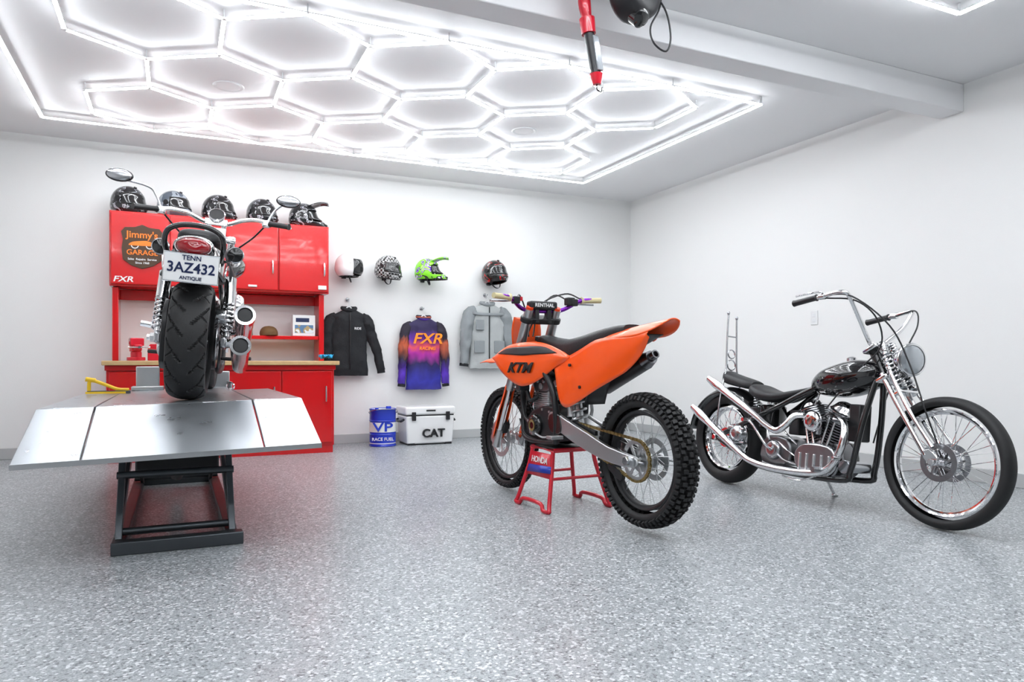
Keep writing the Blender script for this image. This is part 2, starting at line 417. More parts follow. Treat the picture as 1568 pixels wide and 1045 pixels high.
# bench things
A = Asm('bench_vise', T(-.33, 7.22, .887) @ RZ(10))
A('base', G().cyl((0, 0, .015), (0, 0, 1), .075, .03).cyl((0, 0, .05), (0, 0, 1), .045, .06), 'redst')
A('body', G().bb(-.04, .04, -.04, .12, .08, .15).bb(-.055, .055, .0, .035, .14, .2), 'redst', bev=.008)
A('jaw', G().bb(-.055, .055, -.075, -.045, .13, .2).bb(-.03, .03, -.14, -.06, .09, .14), 'redst', bev=.008)
A('jaw_plates', G().bb(-.055, .055, -.045, -.038, .17, .205).bb(-.055, .055, -.007, 0, .17, .205), 'alu', bev=.002)
A('screw', G().tube([(0, -.2, .115), (0, .0, .115)], .012, 12).tube([(-.08, -.185, .115), (.08, -.185, .115)], .006, 8).ell((-.08, -.185, .115), .01, .01, .01).ell((.08, -.185, .115), .01, .01, .01), 'chrome')
A = Asm('tool_box', T(-.12, 7.35, .887))
A('body', G().bb(-.12, .12, -.08, .08, 0, .11), 'redst', bev=.006)
A('lid', G().prism([(-.12, .11), (.12, .11), (.10, .15), (-.10, .15)], -.08, .08), 'redst', bev=.004)
A('handle', G().tube([(-.05, 0, .148), (-.05, 0, .175), (.05, 0, .175), (.05, 0, .148)], .006, 8), 'chrome')
A = Asm('photo_book_box', T(1.16, 7.5, 1.137))
A('carton', G().bb(-.11, .11, -.06, .06, 0, .21), 'whitem', bev=.003)
A('label', G().bb(-.09, .09, -.062, -.06, .03, .11), ramp_mat('box_picture', [(0, (.1, .2, .35)), (.45, (.4, .3, .15)), (.55, (.7, .75, .8)), (.7, (.2, .2, .2))], 'noise', 14, .4, 0))
A('top_print', G().bb(-.08, .05, -.062, -.06, .14, .18), 'navy')
A = Asm('baseball_cap', T(.83, 7.52, 1.137) @ RZ(-80))
A('crown', G().lathe([(.085, 0), (.087, .03), (.075, .065), (.045, .09), (0, .098)], (0, 0, .0), (0, 0, 1), 28, k=3), 'cap')
A('brim', G().sheet([[(.05, -.07, .008), (.09, -.03, .012), (.095, 0, .014), (.09, .03, .012), (.05, .07, .008)], [(.09, -.065, .004), (.13, -.03, .006), (.15, 0, .008), (.13, .03, .006), (.09, .065, .004)]], 4), 'cap', sol=.004)
A = Asm('metal_canister', T(.64, 7.55, 1.137))
A('can', G().lathe([(0, 0), (.04, 0), (.042, .005), (.042, .1), (.03, .115), (.02, .12), (.02, .135), (0, .135)], (0, 0, 0), (0, 0, 1), 24), 'chromed')
A = Asm('shop_rag', T(1.30, 7.06, .887))
rows = []
for i in range(7):
    rows.append([(-.06+.02*i, -.09+.03*j if j < 3 else -.03+.03*(j-3), .012+.05*abs(math.sin(i*1.3+j*.9))) for j in range(6)])
A('cloth', G().sheet(rows, 3), mat('cloth_blue', (.03, .35, .6), .8), sol=.004)

# ------------------------------------------------------------------ helmets
def helmet(name, loc, yaw, m, kind='full', pitch=0, roll=0, vis='black', s=1.):
    A = Asm(name, T(*loc) @ RZ(yaw) @ RY(pitch) @ RX(roll) @ Matrix.Scale(s, 4))
    a, b, c = .135, .115, .13
    NA, NE = 72, 36
    def pt(az, el, off=0):
        ce, se = math.cos(el), math.sin(el)
        x, y, z = (a+off)*ce*math.cos(az), (b+off)*ce*math.sin(az), (c+off)*se
        fr = max(0, math.cos(az))
        lo = max(0, -el/rad(55))
        ext = .045 if kind == 'full' else (.10 if kind == 'mx' else 0)
        x += ext*lo**.8*fr**2.5
        if el < 0:
            k = 1+.25*min(1, lo)
            x = x*(k if kind != 'open' else 1+.15*lo); y *= k
        return (x, y, z)
    e0 = rad(-52)
    if kind == 'full': lo_o, hi_o, w_o = rad(-16), rad(26), rad(72)
    elif kind == 'mx': lo_o, hi_o, w_o = rad(-24), rad(28), rad(64)
    else: lo_o, hi_o, w_o = rad(-90), rad(24), rad(66)
    vs = [pt(2*pi*i/NA, e0+(pi/2-e0)*j/NE) for j in range(NE+1) for i in range(NA)]
    fs = []
    for j in range(NE):
        for i in range(NA):
            az = 2*pi*(i+.5)/NA; az = az-2*pi if az > pi else az
            el = e0+(pi/2-e0)*(j+.5)/NE
            if abs(az) < w_o and lo_o < el < hi_o-(abs(az)/w_o)**4*rad(8): continue
            fs.append((j*NA+i, j*NA+(i+1) % NA, (j+1)*NA+(i+1) % NA, (j+1)*NA+i))
    A('shell', G().add(vs, fs), m, sol=.006, ang=60)
    vs = [pt(2*pi*i/40, rad(-48)+(pi/2-rad(-48))*j/16, -.014) for j in range(17) for i in range(40)]
    fs = [(j*40+i, j*40+(i+1) % 40, (j+1)*40+(i+1) % 40, (j+1)*40+i) for j in range(16) for i in range(40)]
    if kind == 'mx' or kind == 'open':
        fs = [f for f in fs if not (abs(((f[0] % 40)/40*2*pi+pi) % (2*pi)-pi) < rad(58) and (f[0]//40) < 8)]
    A('liner', G().add(vs, fs), 'fab_black')
    A('neck_trim', G().tube([pt(2*pi*i/40, e0, -.002) for i in range(40)], .006, 8, closed=True), 'satin')
    if kind == 'full':
        rows = [[pt(az*rad(74)/6, el, .004) for az in range(-6, 7)] for el in (rad(-17), rad(-6), rad(5), rad(16), rad(26))]
        A('visor', G().sheet(rows, 2), vis, sol=.003)
        A('visor_pivots', G().cyl((.01, b+.004, .012), (0, 1, 0), .022, .012, 20).cyl((.01, -b-.004, .012), (0, 1, 0), .022, .012, 20), 'satin')
        A('chin_vent', G().tube([pt(rad(q), rad(-30), .004) for q in range(-16, 17, 8)], .007, 8, 3), 'satin')
        A('top_vent', G().tube([pt(rad(-12), rad(60), .004), pt(0, rad(56), .006), pt(rad(12), rad(60), .004)], .008, 8, 3), 'satin')
    elif kind == 'mx':
        A('goggle', G().sheet([[pt(az*rad(60)/6, el, -.006) for az in range(-6, 7)] for el in (rad(-18), rad(-4), rad(10), rad(22))], 2), 'black', sol=.004)
        rows = []
        for t in range(5):
            u = t/4; w = .085-.02*u
            rows.append([(.06+.17*u, w*q, .112+.035*math.sin(u*2.2)-.02*q*q) for q in (-1, -.5, 0, .5, 1)])
        A('peak', G().sheet(rows, 3), m, sol=.006)
        A('mouth_vent', G().tube([pt(rad(q), rad(-38), .004) for q in range(-14, 15, 7)], .012, 8, 3), 'satin')
    else:
        rows = [[pt(az*rad(70)/6, el, .008) for az in range(-6, 7)] for el in (rad(-40), rad(-20), rad(0), rad(16), rad(28))]
        A('visor', G().sheet(rows, 2), vis, sol=.003)
        A('snaps', G().cyl((.02, b+.004, .03), (0, 1, 0), .012, .012, 16).cyl((.02, -b-.004, .03), (0, 1, 0), .012, .012, 16), 'chrome')
    A('chin_strap', G().tube([(.0, .08, -.09), (.02, .04, -.15), (.02, -.02, -.155), (0, -.08, -.09)], .008, 6, 5, sq=.35), 'satin')
    return A
def hook(x, z):
    A = Asm('helmet_hook', T(x, YB-.003, z))
    A('plate', G().bb(-.025, .025, -.006, 0, -.03, .03), 'satin', bev=.003)
    A('arm', G().tube([(0, -.005, 0), (0, -.05, -.005), (0, -.1, 0), (0, -.12, .02)], .007, 8, 4), 'satin')
hy = 7.585
helmet('open_face_helmet', (1.64, hy, 1.885), -12, 'white', 'open', s=1.05)
helmet('motorcycle_helmet', (2.06, hy, 1.885), -50, 'h_check', 'full', pitch=8, s=1.05)
helmet('motocross_helmet', (2.50, hy-.02, 1.885), -28, 'h_green', 'mx')
helmet('motorcycle_helmet', (3.31, hy, 1.90), -70, 'h_red', 'full', pitch=-6, s=1.12)
for x in (1.62, 2.06, 2.50, 3.31): hook(x, 1.80)
hz = 2.24+.112
helmet('motorcycle_helmet', (-.41, 7.52, hz), -40, 'h_graph', 'full', s=1.12)
helmet('motorcycle_helmet', (-.03, 7.52, hz), -35, 'h_grey', 'full', s=1.08)
helmet('motorcycle_helmet', (.36, 7.52, hz), -30, 'h_graph', 'full', s=1.08)
helmet('motorcycle_helmet', (.76, 7.52, hz), -45, 'h_graph', 'full', s=1.08)
helmet('motocross_helmet', (1.17, 7.53, hz), -20, 'h_graph', 'mx', s=1.05)

# ------------------------------------------------------------------ garments
def wr(v, amp=.008, f=9):
    n = noise.noise_vector(Vector(v)*f); n2 = noise.noise_vector(Vector(v)*f*2.3)
    return tuple(Vector(v)+Vector((n.x*.6, n.y, n.z*.3))*amp+n2*amp*.4)
def garment(name, cx, ztop, W, L, m, msl, wrist, sleeve_r=.06, zipm=None, collar=True, depth=.05):
    A = Asm(name, T(cx, YB-.078, ztop))
    def sec(z, w, d, y=0, n=48):
        q = []
        for j in range(n):
            t = 2*pi*j/n; c, s_ = math.cos(t), math.sin(t)
            q.append(wr((w*math.copysign(abs(c)**.8, c), y+d*math.copysign(abs(s_)**.8, s_), z), .016))
        return q
    S = [(-L, W*.86, depth*.8), (-L*.85, W*.84, depth), (-L*.6, W*.82, depth*1.1), (-L*.35, W*.86, depth*1.15), (-L*.18, W*.9, depth*1.1), (-L*.09, W*.84, depth), (-.035, W*.55, depth*.85), (0, W*.27, depth*.75)]
    A('torso', G().loft([sec(z, w, d) for z, w, d in cr(S, 6)]), m)
    for s, wx in ((-1, wrist[0]), (1, wrist[1])):
        P = [(s*W*.55, 0, -.075), (s*W*.82, 0, -.12), (s*(W*.98), -.01, -L*.35), (s*(W+wx*.55), -.015, -L*.62), (s*(W+wx), -.01, -L*.92)]
        g = G().tube(P, [sleeve_r*.9, sleeve_r*1.05, sleeve_r, sleeve_r*.85, sleeve_r*.7], 18, 8, sq=.75)
        g.v = [wr(v, .018, 12) for v in g.v]
        A('sleeve', g, msl)
        A('cuff', G().tube([P[-1], (P[-1][0]+s*.004, P[-1][1], P[-1][2]-.03)], sleeve_r*.72, 16, sq=.75), 'fab_black')
    if collar:
        A('collar', G().tube([(W*.30*math.cos(t*pi/8), depth*.8*math.sin(t*pi/8), .02-.025*(1 if math.sin(t*pi/8) < 0 else 0)*abs(math.sin(t*pi/8))) for t in range(16)], .02, 8, 2, closed=True), msl)
    if zipm:
        A('zip', G().sheet([[(-.006, -depth*1.22-.006, z), (.006, -depth*1.22-.006, z)] for z in (-.01-.02, -L*.3, -L*.6, -L*.9)], 2), zipm, sol=.004)
    A('hanger', G().tube([(-W*.7, 0, -.06), (-W*.2, 0, .0), (0, 0, .035), (W*.2, 0, 0), (W*.7, 0, -.06)], .008, 8, 4).tube([(0, 0, .035), (0, 0, .08), (.012, 0, .10), (.0, .0, .122), (-.016, 0, .11)], .003, 6, 5), 'whitem')
    A('wall_peg', G().cyl((0, .035, .115), (0, 1, 0), .009, .075, 12).cyl((0, .070, .115), (0, 1, 0), .022, .008, 16), 'chromed')
    return A
A = garment('black_jacket', 1.66, 1.43, .235, .70, 'fab_black', 'fab_black', (0, .11), .06, 'satin')
A.text('chest_print', 'RIDE', .035, (.08, -.071, -.2), (1, 0, 0), (0, 0, 1), 'whitem')
A = garment('motocross_jersey', 2.49, 1.36, .235, .79, 'jersey', 'jersey_sl', (.02, .02), .058, None)
A.text('chest_print', 'FXR', .16, (.02, -.074, -.23), (1, 0, 0), (0, 0, 1), 'textorange', shear=.25, sx=1.2, ext=.004)
A.text('chest_print_2', 'RACING', .05, (.02, -.074, -.335), (1, 0, 0), (0, 0, 1), 'textorange', shear=.2, ext=.004)
A = garment('grey_jacket', 3.26, 1.54, .26, .74, 'fab_grey2', 'fab_grey', (.03, .03), .075, 'fab_black')
A('pocket', G().bb(-.19, -.06, -.075, -.062, -.56, -.42).bb(.06, .19, -.075, -.062, -.56, -.42).bb(-.17, -.07, -.08, -.066, -.30, -.18), 'fab_grey', bev=.006)
A('shoulder_yoke', G().sheet([[(-.2, -.05, -.09), (-.1, -.066, -.1), (0, -.068, -.1), (.1, -.066, -.1), (.2, -.05, -.09)], [(-.2, -.056, -.12), (-.1, -.072, -.13), (0, -.074, -.13), (.1, -.072, -.13), (.2, -.056, -.12)]], 3), 'fab_grey', sol=.006)

# ------------------------------------------------------------------ drum + cooler
A = Asm('fuel_drum', T(1.95, 7.38, 0))
A('body', G().lathe([(0, .0), (.135, 0), (.142, .006), (.137, .015), (.137, .12), (.142, .126), (.137, .132), (.137, .26), (.142, .266), (.137, .272), (.137, .375), (.143, .383), (.138, .39), (.128, .385), (.128, .375), (0, .375)], (0, 0, 0), (0, 0, 1), 56), 'blue')
A('label', G().lathe([(.1385, .15), (.1385, .25)], (0, 0, 0), (0, 0, 1), 56), 'white')
A('label_low', G().lathe([(.1385, .03), (.1385, .038)], (0, 0, 0), (0, 0, 1), 56), 'white')
A('lid', G().lathe([(0, .378), (.127, .378), (.127, .383), (0, .383)], (0, 0, 0), (0, 0, 1), 48), 'whitem')
dn = Vector((-.25, -.97, 0)).normalized()
A.text('logo', 'VP', .13, tuple(dn*.1405+Vector((0, 0, .2))), (.97, -.25, 0), (0, 0, 1), 'blue', sx=1.4)
A.text('logo_2', 'RACE FUEL', .045, tuple(dn*.1405+Vector((0, 0, .08))), (.97, -.25, 0), (0, 0, 1), 'white')
A('cap', G().cyl((.07, .03, .395), (0, 0, 1), .028, .03, 20).cyl((-.07, -.03, .39), (0, 0, 1), .018, .02, 20), 'blue')
A('bail', G().tube([(-.14, 0, .34), (-.15, -.03, .36), (-.1, -.13, .385), (0, -.15, .39), (.1, -.13, .385), (.15, -.03, .36), (.14, 0, .34)], .004, 6, 4), 'chromed')
A = Asm('cooler', T(2.43, 7.42, 0))
W, Dp = .27, .18
A('feet', G().bb(-W+.03, -W+.1, -Dp+.02, Dp-.02, 0, .02).bb(W-.1, W-.03, -Dp+.02, Dp-.02, 0, .02), 'satin')
A('body', G().loft([[(x*a, y*a2, z) for x, y in ((-W, -Dp), (W, -Dp), (W, Dp), (-W, Dp))] for z, a, a2 in ((.012, .93, .9), (.31, .99, .99))]), 'white', bev=.02, seg=4)
A('lid', G().bb(-W-.005, W+.005, -Dp-.005, Dp+.005, .318, .405), 'white', bev=.02, seg=4)
A('gasket', G().bb(-W+.01, W-.01, -Dp+.01, Dp-.01, .305, .322), 'satin')
A('latches', G().bb(-.21, -.165, -Dp-.02, -Dp-.003, .26, .35).bb(.165, .21, -Dp-.02, -Dp-.003, .26, .35), 'satin', bev=.006)
A('handles', G().tube([(-W+.0, -.1, .27), (-W-.03, -.09, .25), (-W-.03, .09, .25), (-W, .1, .27)], .012, 8, 2).tube([(W, -.1, .27), (W+.03, -.09, .25), (W+.03, .09, .25), (W, .1, .27)], .012, 8, 2), 'satin')
A('brand_bar', G().bb(-.05, .05, -Dp-.01, -Dp-.004, .355, .37), 'satin')
A.text('lettering', 'CAT', .12, (0.03, -Dp-.003, .12), (1, 0, 0), (0, 0, 1), 'satin', ext=.012, sx=1.05)

# ------------------------------------------------------------------ lift table
A = Asm('motorcycle_lift_table')
def dz(x): return .664+.0253*x
def deckbox(x0, x1, y0, y1, t=.03, dzz=0):
    g = G(); vs = []
    for y in (y0, y1):
        for x in (x0, x1):
            for q in (0, -t): vs.append((x, y, dz(x)+q+dzz))
    return g.add(vs, [(0, 1, 3, 2), (4, 6, 7, 5), (0, 4, 5, 1), (2, 3, 7, 6), (0, 2, 6, 4), (1, 5, 7, 3)])
YN, YE = 4.0, 6.35
A('deck', deckbox(-.357, .357, YN, YE), 'plate', bev=.004)
A('side_extension', deckbox(-.60, -.363, YN, 5.75), 'plate', bev=.004)
A('side_extension', deckbox(.363, .61, YN, 5.55), 'plate', bev=.004)
def ramp(x0, x1):
    vs = []
    for (y, q) in ((YN-.004, 0), (3.4, -.185)):
        for x in (x0, x1):
            for t in (0, -.016): vs.append((x, y, dz(x)+q+t))
    return G().add(vs, [(0, 1, 3, 2), (4, 6, 7, 5), (0, 4, 5, 1), (2, 3, 7, 6), (0, 2, 6, 4), (1, 5, 7, 3)])
A('ramp_flap', ramp(-.355, .355), 'plate', bev=.003)
A('ramp_side', ramp(-.60, -.361), 'plate', bev=.003)
A('ramp_side', ramp(.361, .61), 'plate', bev=.003)
g = G()
for xx in (-.45, -.2, .2, .45): g.tube([(xx-.08, YN-.002, dz(xx)-.006), (xx+.08, YN-.002, dz(xx)-.006)], .008, 10)
A('hinges', g, 'chromed')
A('front_lip', G().bar((-.60, 3.402, dz(-.6)-.195), (.61, 3.402, dz(.61)-.195), .008, .022), 'alu')
g = G()
for s in (-1, 1): g.bar((s*.30, YN+.02, .61), (s*.30, YE-.05, .61), .04, .05)
for y in (4.1, 4.8, 5.5, 6.2): g.bar((-.34, y, .615), (.34, y, .615), .04, .04)
A('deck_frame', g, 'steel', bev=.003)
g = G()
for s in (-1, 1): g.bar((s*.24, 3.68, .03), (s*.24, 5.75, .03), .06, .055)
g.bar((-.27, 3.70, .03), (.29, 3.70, .03), .07, .06).bar((-.27, 5.72, .03), (.27, 5.72, .03), .06, .06)
A('base_frame', g, 'steel', bev=.005)
g = G()
for s in (-1, 1):
    g.bar((s*.245, 3.80, .07), (s*.245, 5.55, .58), .022, .06, (0, 0, 1))
    g.bar((s*.212, 5.50, .07), (s*.212, 4.12, .585), .022, .06, (0, 0, 1))
    g.bar((s*.245, 3.76, .03), (s*.235, 4.05, .60), .03, .035, (0, 1, 0))
A('scissor_arms', g, 'steel', bev=.003)
g = G()
for (y, z) in ((3.80, .08), (4.62, .35), (5.50, .08), (4.12, .57), (5.55, .57), (4.0, .47), (3.9, .33)): g.tube([(-.26, y, z), (.26, y, z)], .018, 12)
A('pivot_bars', g, 'steel')
A('hydraulic_ram', G().tube([(0, 5.3, .12), (0, 4.75, .35)], .04, 20).tube([(0, 4.75, .35), (0, 4.35, .51)], .02, 16), 'satin')
A('drip_tray', G().bb(-.19, .20, 4.05, 4.55, .30, .48), 'satin', bev=.01)
A('wheel_chock', G().bar((.0, 5.97, .69), (.0, 6.33, .69), .02, .06).bar((.38, 5.97, .69), (.38, 6.33, .69), .02, .06).bb(-.01, .39, 6.28, 6.33, .66, .80).bb(-.28, -.12, 6.1, 6.22, .66, .84).bb(-.31, -.09, 6.05, 6.25, .66, .69), 'alu', bev=.006)
A('release_ring', G().lathe([(.022, -.004), (.03, 0), (.022, .004)], (.34, 5.4, dz(.36)+.03), (.3, 1, 0), 20, closed=True).cyl((.34, 5.4, dz(.36)+.003), (0, 0, 1), .008, .03), 'chrome')
A = Asm('bar_clamp', T(-.42, 5.62, .657))
A('rail', G().bb(-.13, .13, -.01, .01, 0, .02), 'steel')
A('arm', G().tube([(-.12, 0, .02), (-.11, 0, .09), (-.02, 0, .06), (.05, 0, .03), (.12, 0, .025)], .012, 10, 3), 'yellow')
A('grip', G().tube([(-.14, 0, .10), (-.08, 0, .09)], .016, 10).bb(-.14, .10, -.012, .012, .0, .014), 'yellow')

# ------------------------------------------------------------------ wheels
def tyre(c, R, rr, tw, n=96, m=20, groove=None, amax=142):
    vs = []; fs = []; rc = (R+rr)/2+.008; hr = R-rc
    for i in range(n):
        th = 2*pi*i/n
        for j in range(m+1):
            a = rad(-amax+2*amax*j/m)
            r = rc+hr*math.cos(a); y = tw/2*math.copysign(abs(math.sin(a))**.85, math.sin(a))
            if groove: r -= groove(th, math.degrees(a))
            vs.append((c[0]+r*math.cos(th), c[1]+y, c[2]+r*math.sin(th)))
    M1 = m+1
    for i in range(n):
        i2 = (i+1) % n
        for j in range(m): fs.append((i*M1+j, i*M1+j+1, i2*M1+j+1, i2*M1+j))
    return G().add(vs, fs)
def knobs(c, R, rr, tw, N, h=.014):
    g = G(); rc = (R+rr)/2+.008; hr = R-rc
    rows = [(0, 0, .022, .024), (0, .5, .020, .02), (27, .25, .022, .022), (-27, .25, .022, .022), (34, .75, .02, .018), (-34, .75, .02, .018), (60, 0, .024, .02), (-60, 0, .024, .02), (60, .5, .018, .016), (-60, .5, .018, .016)]
    for a0, ph, lw, ll in rows:
        a = rad(a0)
        for i in range(N):
            offs = (-.16, .16) if (a0 == 0 and ph == .5) else (0,)
            for of in offs:
                th = 2*pi*(i+ph)/N; er = Vector((math.cos(th), 0, math.sin(th))); et = Vector((-math.sin(th), 0, math.cos(th)))
                aa = a+of
                p = Vector(c)+er*(rc+hr*math.cos(aa))+Vector((0, tw/2*math.sin(aa), 0))
                nrm = (er*math.cos(aa)+Vector((0, math.sin(aa), 0))).normalized(); sd = et.cross(nrm)
                g.obox(p+nrm*h*.35, ll*R/.34, lw*tw/.11, h*1.2, et, sd, nrm)
    return g
def rim(c, rr, w):
    p = [(rr+.010, w/2), (rr+.004, w/2+.003), (rr-.006, w/2-.002), (rr-.010, w/2-.012), (rr-.018, w*.18), (rr-.020, 0), (rr-.018, -w*.18), (rr-.010, -w/2+.012), (rr-.006, -w/2+.002), (rr+.004, -w/2-.003), (rr+.010, -w/2), (rr+.004, 0)]
    return G().lathe(p, c, (0, 1, 0), 96, closed=True)
def spokes(c, rr, N, hr, hw, r=.0018, cross=.35):
    g = G(); c = Vector(c)
    for i in range(N):
        th = 2*pi*i/N; s = 1 if i % 2 else -1; d = cross*(1 if (i//2) % 2 else -1)
        a = c+Vector((math.cos(th+d)*hr, s*hw, math.sin(th+d)*hr)); b = c+Vector((math.cos(th)*(rr-.015), s*.004, math.sin(th)*(rr-.015)))
        g.tube([a, b], r, 5)
    return g
def hub(c, r, w, fl):
    h = w/2
    return G().lathe([(0, -h-.02), (.014, -h-.02), (.016, -h), (fl, -h), (fl, -h+.007), (r, -h+.012), (r*.85, 0), (r, h-.012), (fl, h-.007), (fl, h), (.016, h), (.014, h+.02), (0, h+.02)], c, (0, 1, 0), 36)
def disc(c, ro, ri, t=.004, bolts=6):
    g = G().lathe([(ri, -t/2), (ro, -t/2), (ro, t/2), (ri, t/2)], c, (0, 1, 0), 60, closed=True)
    for i in range(bolts):
        th = 2*pi*i/bolts
        g.bar((c[0]+.03*math.cos(th), c[1], c[2]+.03*math.sin(th)), (c[0]+(ri+.004)*math.cos(th+.3), c[1], c[2]+(ri+.004)*math.sin(th+.3)), .012, t, (0, 1, 0))
    return g
def sprocket(c, ro, N, t=.005):
    pts = []
    for i in range(N*2):
        th = pi*i/N; r = ro+(.005 if i % 2 else -.003)
        pts.append((c[0]+r*math.cos(th), c[2]+r*math.sin(th)))
    g = G(); n = len(pts); ri = ro*.78
    inn = [(c[0]+ri*math.cos(pi*i/N), c[2]+ri*math.sin(pi*i/N)) for i in range(n)]
    vs = [(x, c[1]+q, z) for q in (-t/2, t/2) for x, z in pts]+[(x, c[1]+q, z) for q in (-t/2, t/2) for x, z in inn]
    fs = []
    for i in range(n):
        j = (i+1) % n
        fs += [(i, j, n+j, n+i), (2*n+i, 3*n+i, 3*n+j, 2*n+j), (i, 2*n+i, 2*n+j, j), (n+i, n+j, 3*n+j, 3*n+i)]
    g.add(vs, fs)
    for i in range(6):
        th = pi*i/3; g.bar((c[0]+.02*math.cos(th), c[1], c[2]+.02*math.sin(th)), (c[0]+ri*1.03*math.cos(th), c[1], c[2]+ri*1.03*math.sin(th)), .016, t, (0, 1, 0))
    return g
def chain(c1, r1, c2, r2, y, pitch=.0155):
    dx, dz_ = c2[0]-c1[0], c2[1]-c1[1]; L = math.hypot(dx, dz_); base = math.atan2(dz_, dx); al = math.acos((r1-r2)/L)
    P = []
    for i in range(25):
        a = base+al+(2*pi-2*al)*i/24; P.append((c1[0]+r1*math.cos(a), c1[1]+r1*math.sin(a)))
    for i in range(13):
        a = base-al+(2*al)*i/12; P.append((c2[0]+r2*math.cos(a), c2[1]+r2*math.sin(a)))
    P.append(P[0]); g = G(); k = 0
    for a, b in zip(P, P[1:]):
        a, b = Vector((a[0], 0, a[1])), Vector((b[0], 0, b[1])); l = (b-a).length; t = (b-a)/max(l, 1e-6)
        q = max(1, round(l/pitch)); st = l/q
        for i in range(q):
            p = a+t*(st*(i+.5)); off = .007 if k % 2 else .0045
            for sg in (-1, 1): g.obox((p.x, y+sg*off, p.z), st*1.15, .0018, .013, t, (0, 1, 0), t.cross(Vector((0, 1, 0))))
            g.obox((p.x, y, p.z), .006, .010, .008, t, (0, 1, 0), t.cross(Vector((0, 1, 0))))
            k += 1
    return g
def grooveC(th, a):
    s = abs(a)
    if s < 6 or s > 72: return 0
    N = 15; ph = th*N/(2*pi)+(s/72)*1.1+(.5 if a > 0 else 0)
    if ph % 1 < .11 and s < 66: return .008
    ph2 = th*N/(2*pi)-(s/72)*.5+(.2 if a > 0 else .7)
    if (ph2 % 1) < .08 and 30 < s < 60: return .006
    return 0
def vcyl(c, d, r0, r1, L, fins, fr):
    p = [(0, 0), (r0, 0)]
    for i in range(fins):
        h = L*(i+.2)/fins; p += [(r0, h), (fr, h+.001), (fr, h+L/fins*.45), (r0, h+L/fins*.5)]
    p += [(r0, L), (0, L)]
    return G().lathe(p, c, d, 32)

# ================================================================== DIRT BIKE
A = Asm('dirt_bike', T(2.156, 3.022, .035) @ RZ(94))
ra, fa = (0, 0, .34), (1.45, 0, .325)
A('rear_tyre', tyre(ra, .325, .245, .115), 'rubber')
A('rear_tyre_knobs', knobs(ra, .325, .245, .115, 34, .020), 'rubber', bev=.0015, seg=1)
A('front_tyre', tyre(fa, .332, .272, .085), 'rubber')
A('front_tyre_knobs', knobs(fa, .332, .272, .085, 38, .014), 'rubber')
A('rear_rim', rim(ra, .245, .055), 'satin'); A('front_rim', rim(fa, .272, .04), 'satin')
A('rear_spokes', spokes(ra, .245, 36, .055, .03), 'alu'); A('front_spokes', spokes(fa, .272, 36, .04, .03), 'alu')
A('rear_hub', hub(ra, .04, .07, .06), 'alu'); A('front_hub', hub(fa, .025, .07, .045), 'alu')
A('rear_sprocket', sprocket((0, .058, .34), .105, 48), 'alu')
A('rear_brake_disc', disc((0, -.06, .34), .11, .08), 'alu')
A('front_brake_disc', disc((1.45, .058, .325), .13, .10), 'alu')
A('front_caliper', G().prism([(1.36, .36), (1.33, .42), (1.36, .46), (1.40, .43), (1.41, .38)], .05, .09, 2), 'satin', bev=.004)
A('chain', chain((0, .34), .105, (.66, .47), .034, .058), 'gold')
A('chain_guide', G().prism([(.12, .22), (.22, .27), (.22, .30), (.14, .28), (.10, .25)], .047, .070, 2), 'satin', bev=.003)
A('chain_slider', G().prism([(.34, .435), (.64, .505), (.64, .525), (.34, .46)], .05, .068), 'satin')
g = G().prism([(.76, .53), (.70, .545), (.55, .50), (.35, .445), (.18, .395), (-.03, .365), (-.065, .345), (-.055, .318), (.05, .305), (.25, .325), (.5, .385), (.68, .445), (.76, .47)], .078, .106, 2)
g.my(); A('swingarm', g, 'alu', bev=.006, seg=3)
A('swingarm_bridge', G().prism([(.46, .39), (.62, .44), (.64, .52), (.48, .47)], -.08, .08), 'alu', bev=.01)
A('axle', G().tube([(0, -.13, .34), (0, .13, .34)], .012, 16).cyl((0, .122, .34), (0, 1, 0), .024, .018, 6).cyl((0, -.122, .34), (0, 1, 0), .022, .016, 20), 'chromed')
A('axle_blocks', G().bb(-.045, .045, .106, .114, .318, .362).bb(-.045, .045, -.114, -.106, .318, .362).tube([(-.10, .095, .34), (-.05, .095, .34)], .006, 8).tube([(-.10, -.095, .34), (-.05, -.095, .34)], .006, 8), 'alu', bev=.003)
for s in (1, -1):
    A('frame_rail', G().tube([(1.12, .03*s, .93), (1.0, .085*s, .89), (.82, .11*s, .80), (.70, .11*s, .66), (.68, .10*s, .50), (.70, .09*s, .36)], .02, 14, 5), 'satin')
    A('frame_cradle', G().tube([(1.15, .02*s, .84), (1.14, .05*s, .65), (1.10, .08*s, .42), (1.03, .09*s, .36), (.85, .09*s, .352), (.70, .09*s, .365)], .016, 12, 5), 'satin')
    A('subframe', G().tube([(.72, .08*s, .82), (.4, .075*s, .87), (.12, .06*s, .93)], .011, 10, 4).tube([(.69, .08*s, .60), (.45, .07*s, .74), (.15, .05*s, .90)], .011, 10, 4), 'satin')
A('skid_plate', G().sheet([[(x, y, z-.002+.02*abs(y)/.1) for y in (-.1, -.05, 0, .05, .1)] for x, z in ((1.12, .46), (1.06, .375), (.95, .35), (.72, .35))], 3), 'satin', sol=.005)
A('steering_head', G().tube([(1.19, 0, .80), (1.115, 0, .95)], .034, 20), 'satin')
